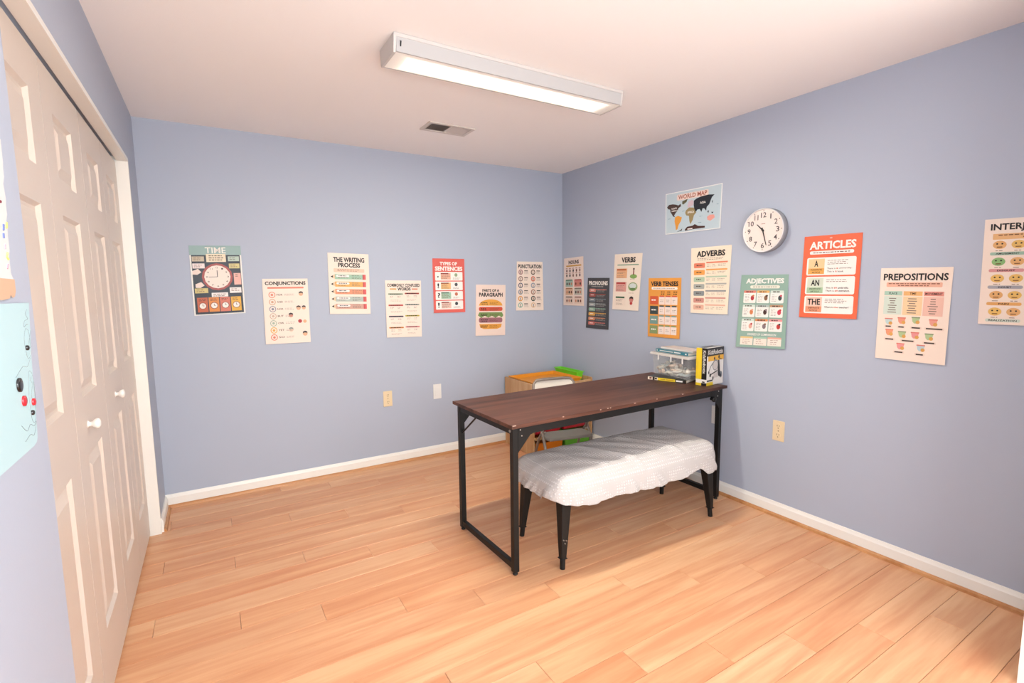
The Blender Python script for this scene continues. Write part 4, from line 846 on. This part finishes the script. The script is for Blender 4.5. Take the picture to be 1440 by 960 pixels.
# ------------------------------------------------------------------ toy organiser in the corner
UX0, UX1, UY0, UY1, UZ = -.664, -.036, -.49, -.034, .607
def toy_unit():
    e = empty('toy_organiser', ((UX0+UX1)/2, (UY0+UY1)/2, 0)); ox, oy = (UX0+UX1)/2, (UY0+UY1)/2; a, b, c, d = UX0-ox, UX1-ox, UY0-oy, UY1-oy
    for x in (a, b-.015):
        MB().prism([(c, 0), (d, 0), (d, UZ), (c+.008, UZ), (c, UZ-.012)], lambda p, t: (x+.015*t, p[0], p[1])).build('side_panel', maple_m, e, .002)
    for z in (UZ-.03, .14): B(a+.015, b-.015, c+.006, c+.022, z-.012, z+.012).build('front_rail', maple_m, e, .003)
    for z in (UZ-.02, .20): B(a+.015, b-.015, d-.03, d-.014, z-.012, z+.012).build('rear_rail', maple_m, e, .003)
    for z in (.30, .52): MB().cyl((a-.003, c+.045, z), (a, c+.045, z), .007, n=10).build('screw_cap', mat('screw_dark', '#5a4030', .5), e)
    return e, ox, oy
e, ox, oy = toy_unit(); tag(e, 'light maple toy organiser standing in the back corner', 'toy organiser')
def toy_bin(x0, x1, y0, y1, z0, z1, drop, col, label, name='toy_bin'):
    """open tray, rim sloping down towards the front by `drop`"""
    M = mat('bin_'+col[1:], col, .35); cx, cy = (x0+x1)/2, (y0+y1)/2; r = .008; tp = .018; t = .003
    P = lambda x, y, z: (x-cx, y-cy, z-z0)
    slope = lambda y: -drop*(y1-y)/(y1-y0)
    o = [(x0+r, y0+r), (x1-r, y0+r), (x1-r, y1-r), (x0+r, y1-r)]; bt = [(x0+tp, y0+tp), (x1-tp, y0+tp), (x1-tp, y1-tp), (x0+tp, y1-tp)]; rim = [(x0, y0), (x1, y0), (x1, y1), (x0, y1)]
    ins = [(x0+r+t, y0+r+t), (x1-r-t, y0+r+t), (x1-r-t, y1-r-t), (x0+r+t, y1-r-t)]; ib = [(x0+tp+t, y0+tp+t), (x1-tp-t, y0+tp+t), (x1-tp-t, y1-tp-t), (x0+tp+t, y1-tp-t)]
    L = [[P(x, y, z0+slope(y)+drop) for x, y in bt], [P(x, y, z1-.006+slope(y)) for x, y in o], [P(x, y, z1-.006+slope(y)) for x, y in rim], [P(x, y, z1+slope(y)) for x, y in rim], [P(x, y, z1+slope(y)) for x, y in ins], [P(x, y, z0+.004+slope(y)+drop) for x, y in ib]]
    vs = [v for l in L for v in l]; n = len(L)
    mb = MB().add(vs, [(3, 2, 1, 0), tuple(range(4*(n-1), 4*n))]+[(4*i+k, 4*i+(k+1) % 4, 4*i+4+(k+1) % 4, 4*i+4+k) for i in range(n-1) for k in range(4)])
    ob = mb.build(name, M, None, .0015); ob.location = (cx, cy, z0)
    return tag(ob, label, 'bin')
UXa, UXb = UX0+.017, UX1-.017
xm = -.142
toy_bin(UXa, xm-.002, -.485, -.055, .585, .616, .0, '#ffa41e', 'wide orange tray on top of the toy organiser')
toy_bin(xm+.002, UXb, -.40, -.055, .57, .648, .0, '#86f034', 'bright green tray at the right end of the organiser top')
x2 = (UXa+UXb)/2
toy_bin(UXa, x2-.003, -.48, -.10, .175, .255, .0, '#b81c2c', 'red bin on the left of the organiser middle row')
toy_bin(x2+.003, UXb, -.48, -.10, .175, .255, .0, '#b81c2c', 'red bin on the right of the organiser middle row')
toy_bin(UXa, x2-.003, -.50, -.10, .012, .105, .0, '#f08a1c', 'orange bin on the lowest organiser row')
toy_bin(x2+.003, UXb, -.50, -.10, .012, .105, .0, '#62b838', 'green bin on the lowest organiser row')

# ------------------------------------------------------------------ folding chair behind the table
def folding_chair():
    e = empty('folding_chair', (-.735, -.985, 0), -.22); hw = .180; tm = mat('chair_tube', '#8f8279', .4, .2); pm = mat('chair_panel', '#e6dccf', .45)
    for s in (-1, 1):
        x = s*hw
        MB().tube([(x, -.25, .008), (x, -.06, .36), (x*.98, .04, .50), (x*.96, .14, .63), (x*.9, .165, .682), (x*.78, .17, .707), (x*.5, .172, .713)], .0105, 10).build('front_leg', tm, e)
        MB().tube([(x*.93, .20, .008), (x*.93, .05, .30), (x*.93, -.07, .43)], .0095, 10).build('rear_leg', tm, e)
        MB().cyl((x*1.06, -.05, .375), (x*.86, -.05, .375), .006).build('pivot', mat('bolt_steel', '#c9c4bc', .3, .8), e)
        for y, z in ((-.25, .0), (.20, .0)): MB().cyl((x*(1 if y < 0 else .93), y, z), (x*(1 if y < 0 else .93), y-.01*(1 if y > 0 else -1), .03), .013, n=10).build('foot_cap', mat('rubber_grey', '#5a5450', .7), e)
    MB().tube([(-hw, -.20, .10), (hw, -.20, .10)], .007, 8).build('front_stretcher', tm, e)
    MB().tube([(-hw*.93, .165, .08), (hw*.93, .165, .08)], .007, 8).build('rear_stretcher', tm, e)
    MB().tube([(-hw*.5, .172, .713), (hw*.5, .172, .713)], .0105, 10).build('top_tube', tm, e)
    # curved back panel and seat pan
    n = 14; vs = []; fs = []
    for k, (z, y) in enumerate(((.55, .105), (.58, .122), (.65, .158), (.700, .176), (.717, .178))):
        for i in range(n+1):
            t = -1+2*i/n; wd = hw*(.94 if k < 3 else .86 if k == 3 else .72)
            vs.append((t*wd, y+.018*(1-t*t)-.004, z))
    for k in range(4):
        for i in range(n): fs.append((k*(n+1)+i, k*(n+1)+i+1, (k+1)*(n+1)+i+1, (k+1)*(n+1)+i))
    bo = MB().add(vs, fs, 0, True).build('backrest', pm, e); so = bo.modifiers.new('t', 'SOLIDIFY'); so.thickness = .012; so.offset = 0
    MB().prism([(-.165, -.15), (.165, -.15), (.175, -.12), (.175, .0), (.14, .02), (-.14, .02), (-.175, .0), (-.175, -.12)], lambda p, t: (p[0], p[1], .335+.022*t)).build('seat', mat('chair_seat', '#85807a', .5), e, .006)
    return tag(e, 'beige metal folding chair tucked behind the table', 'chair')
folding_chair()
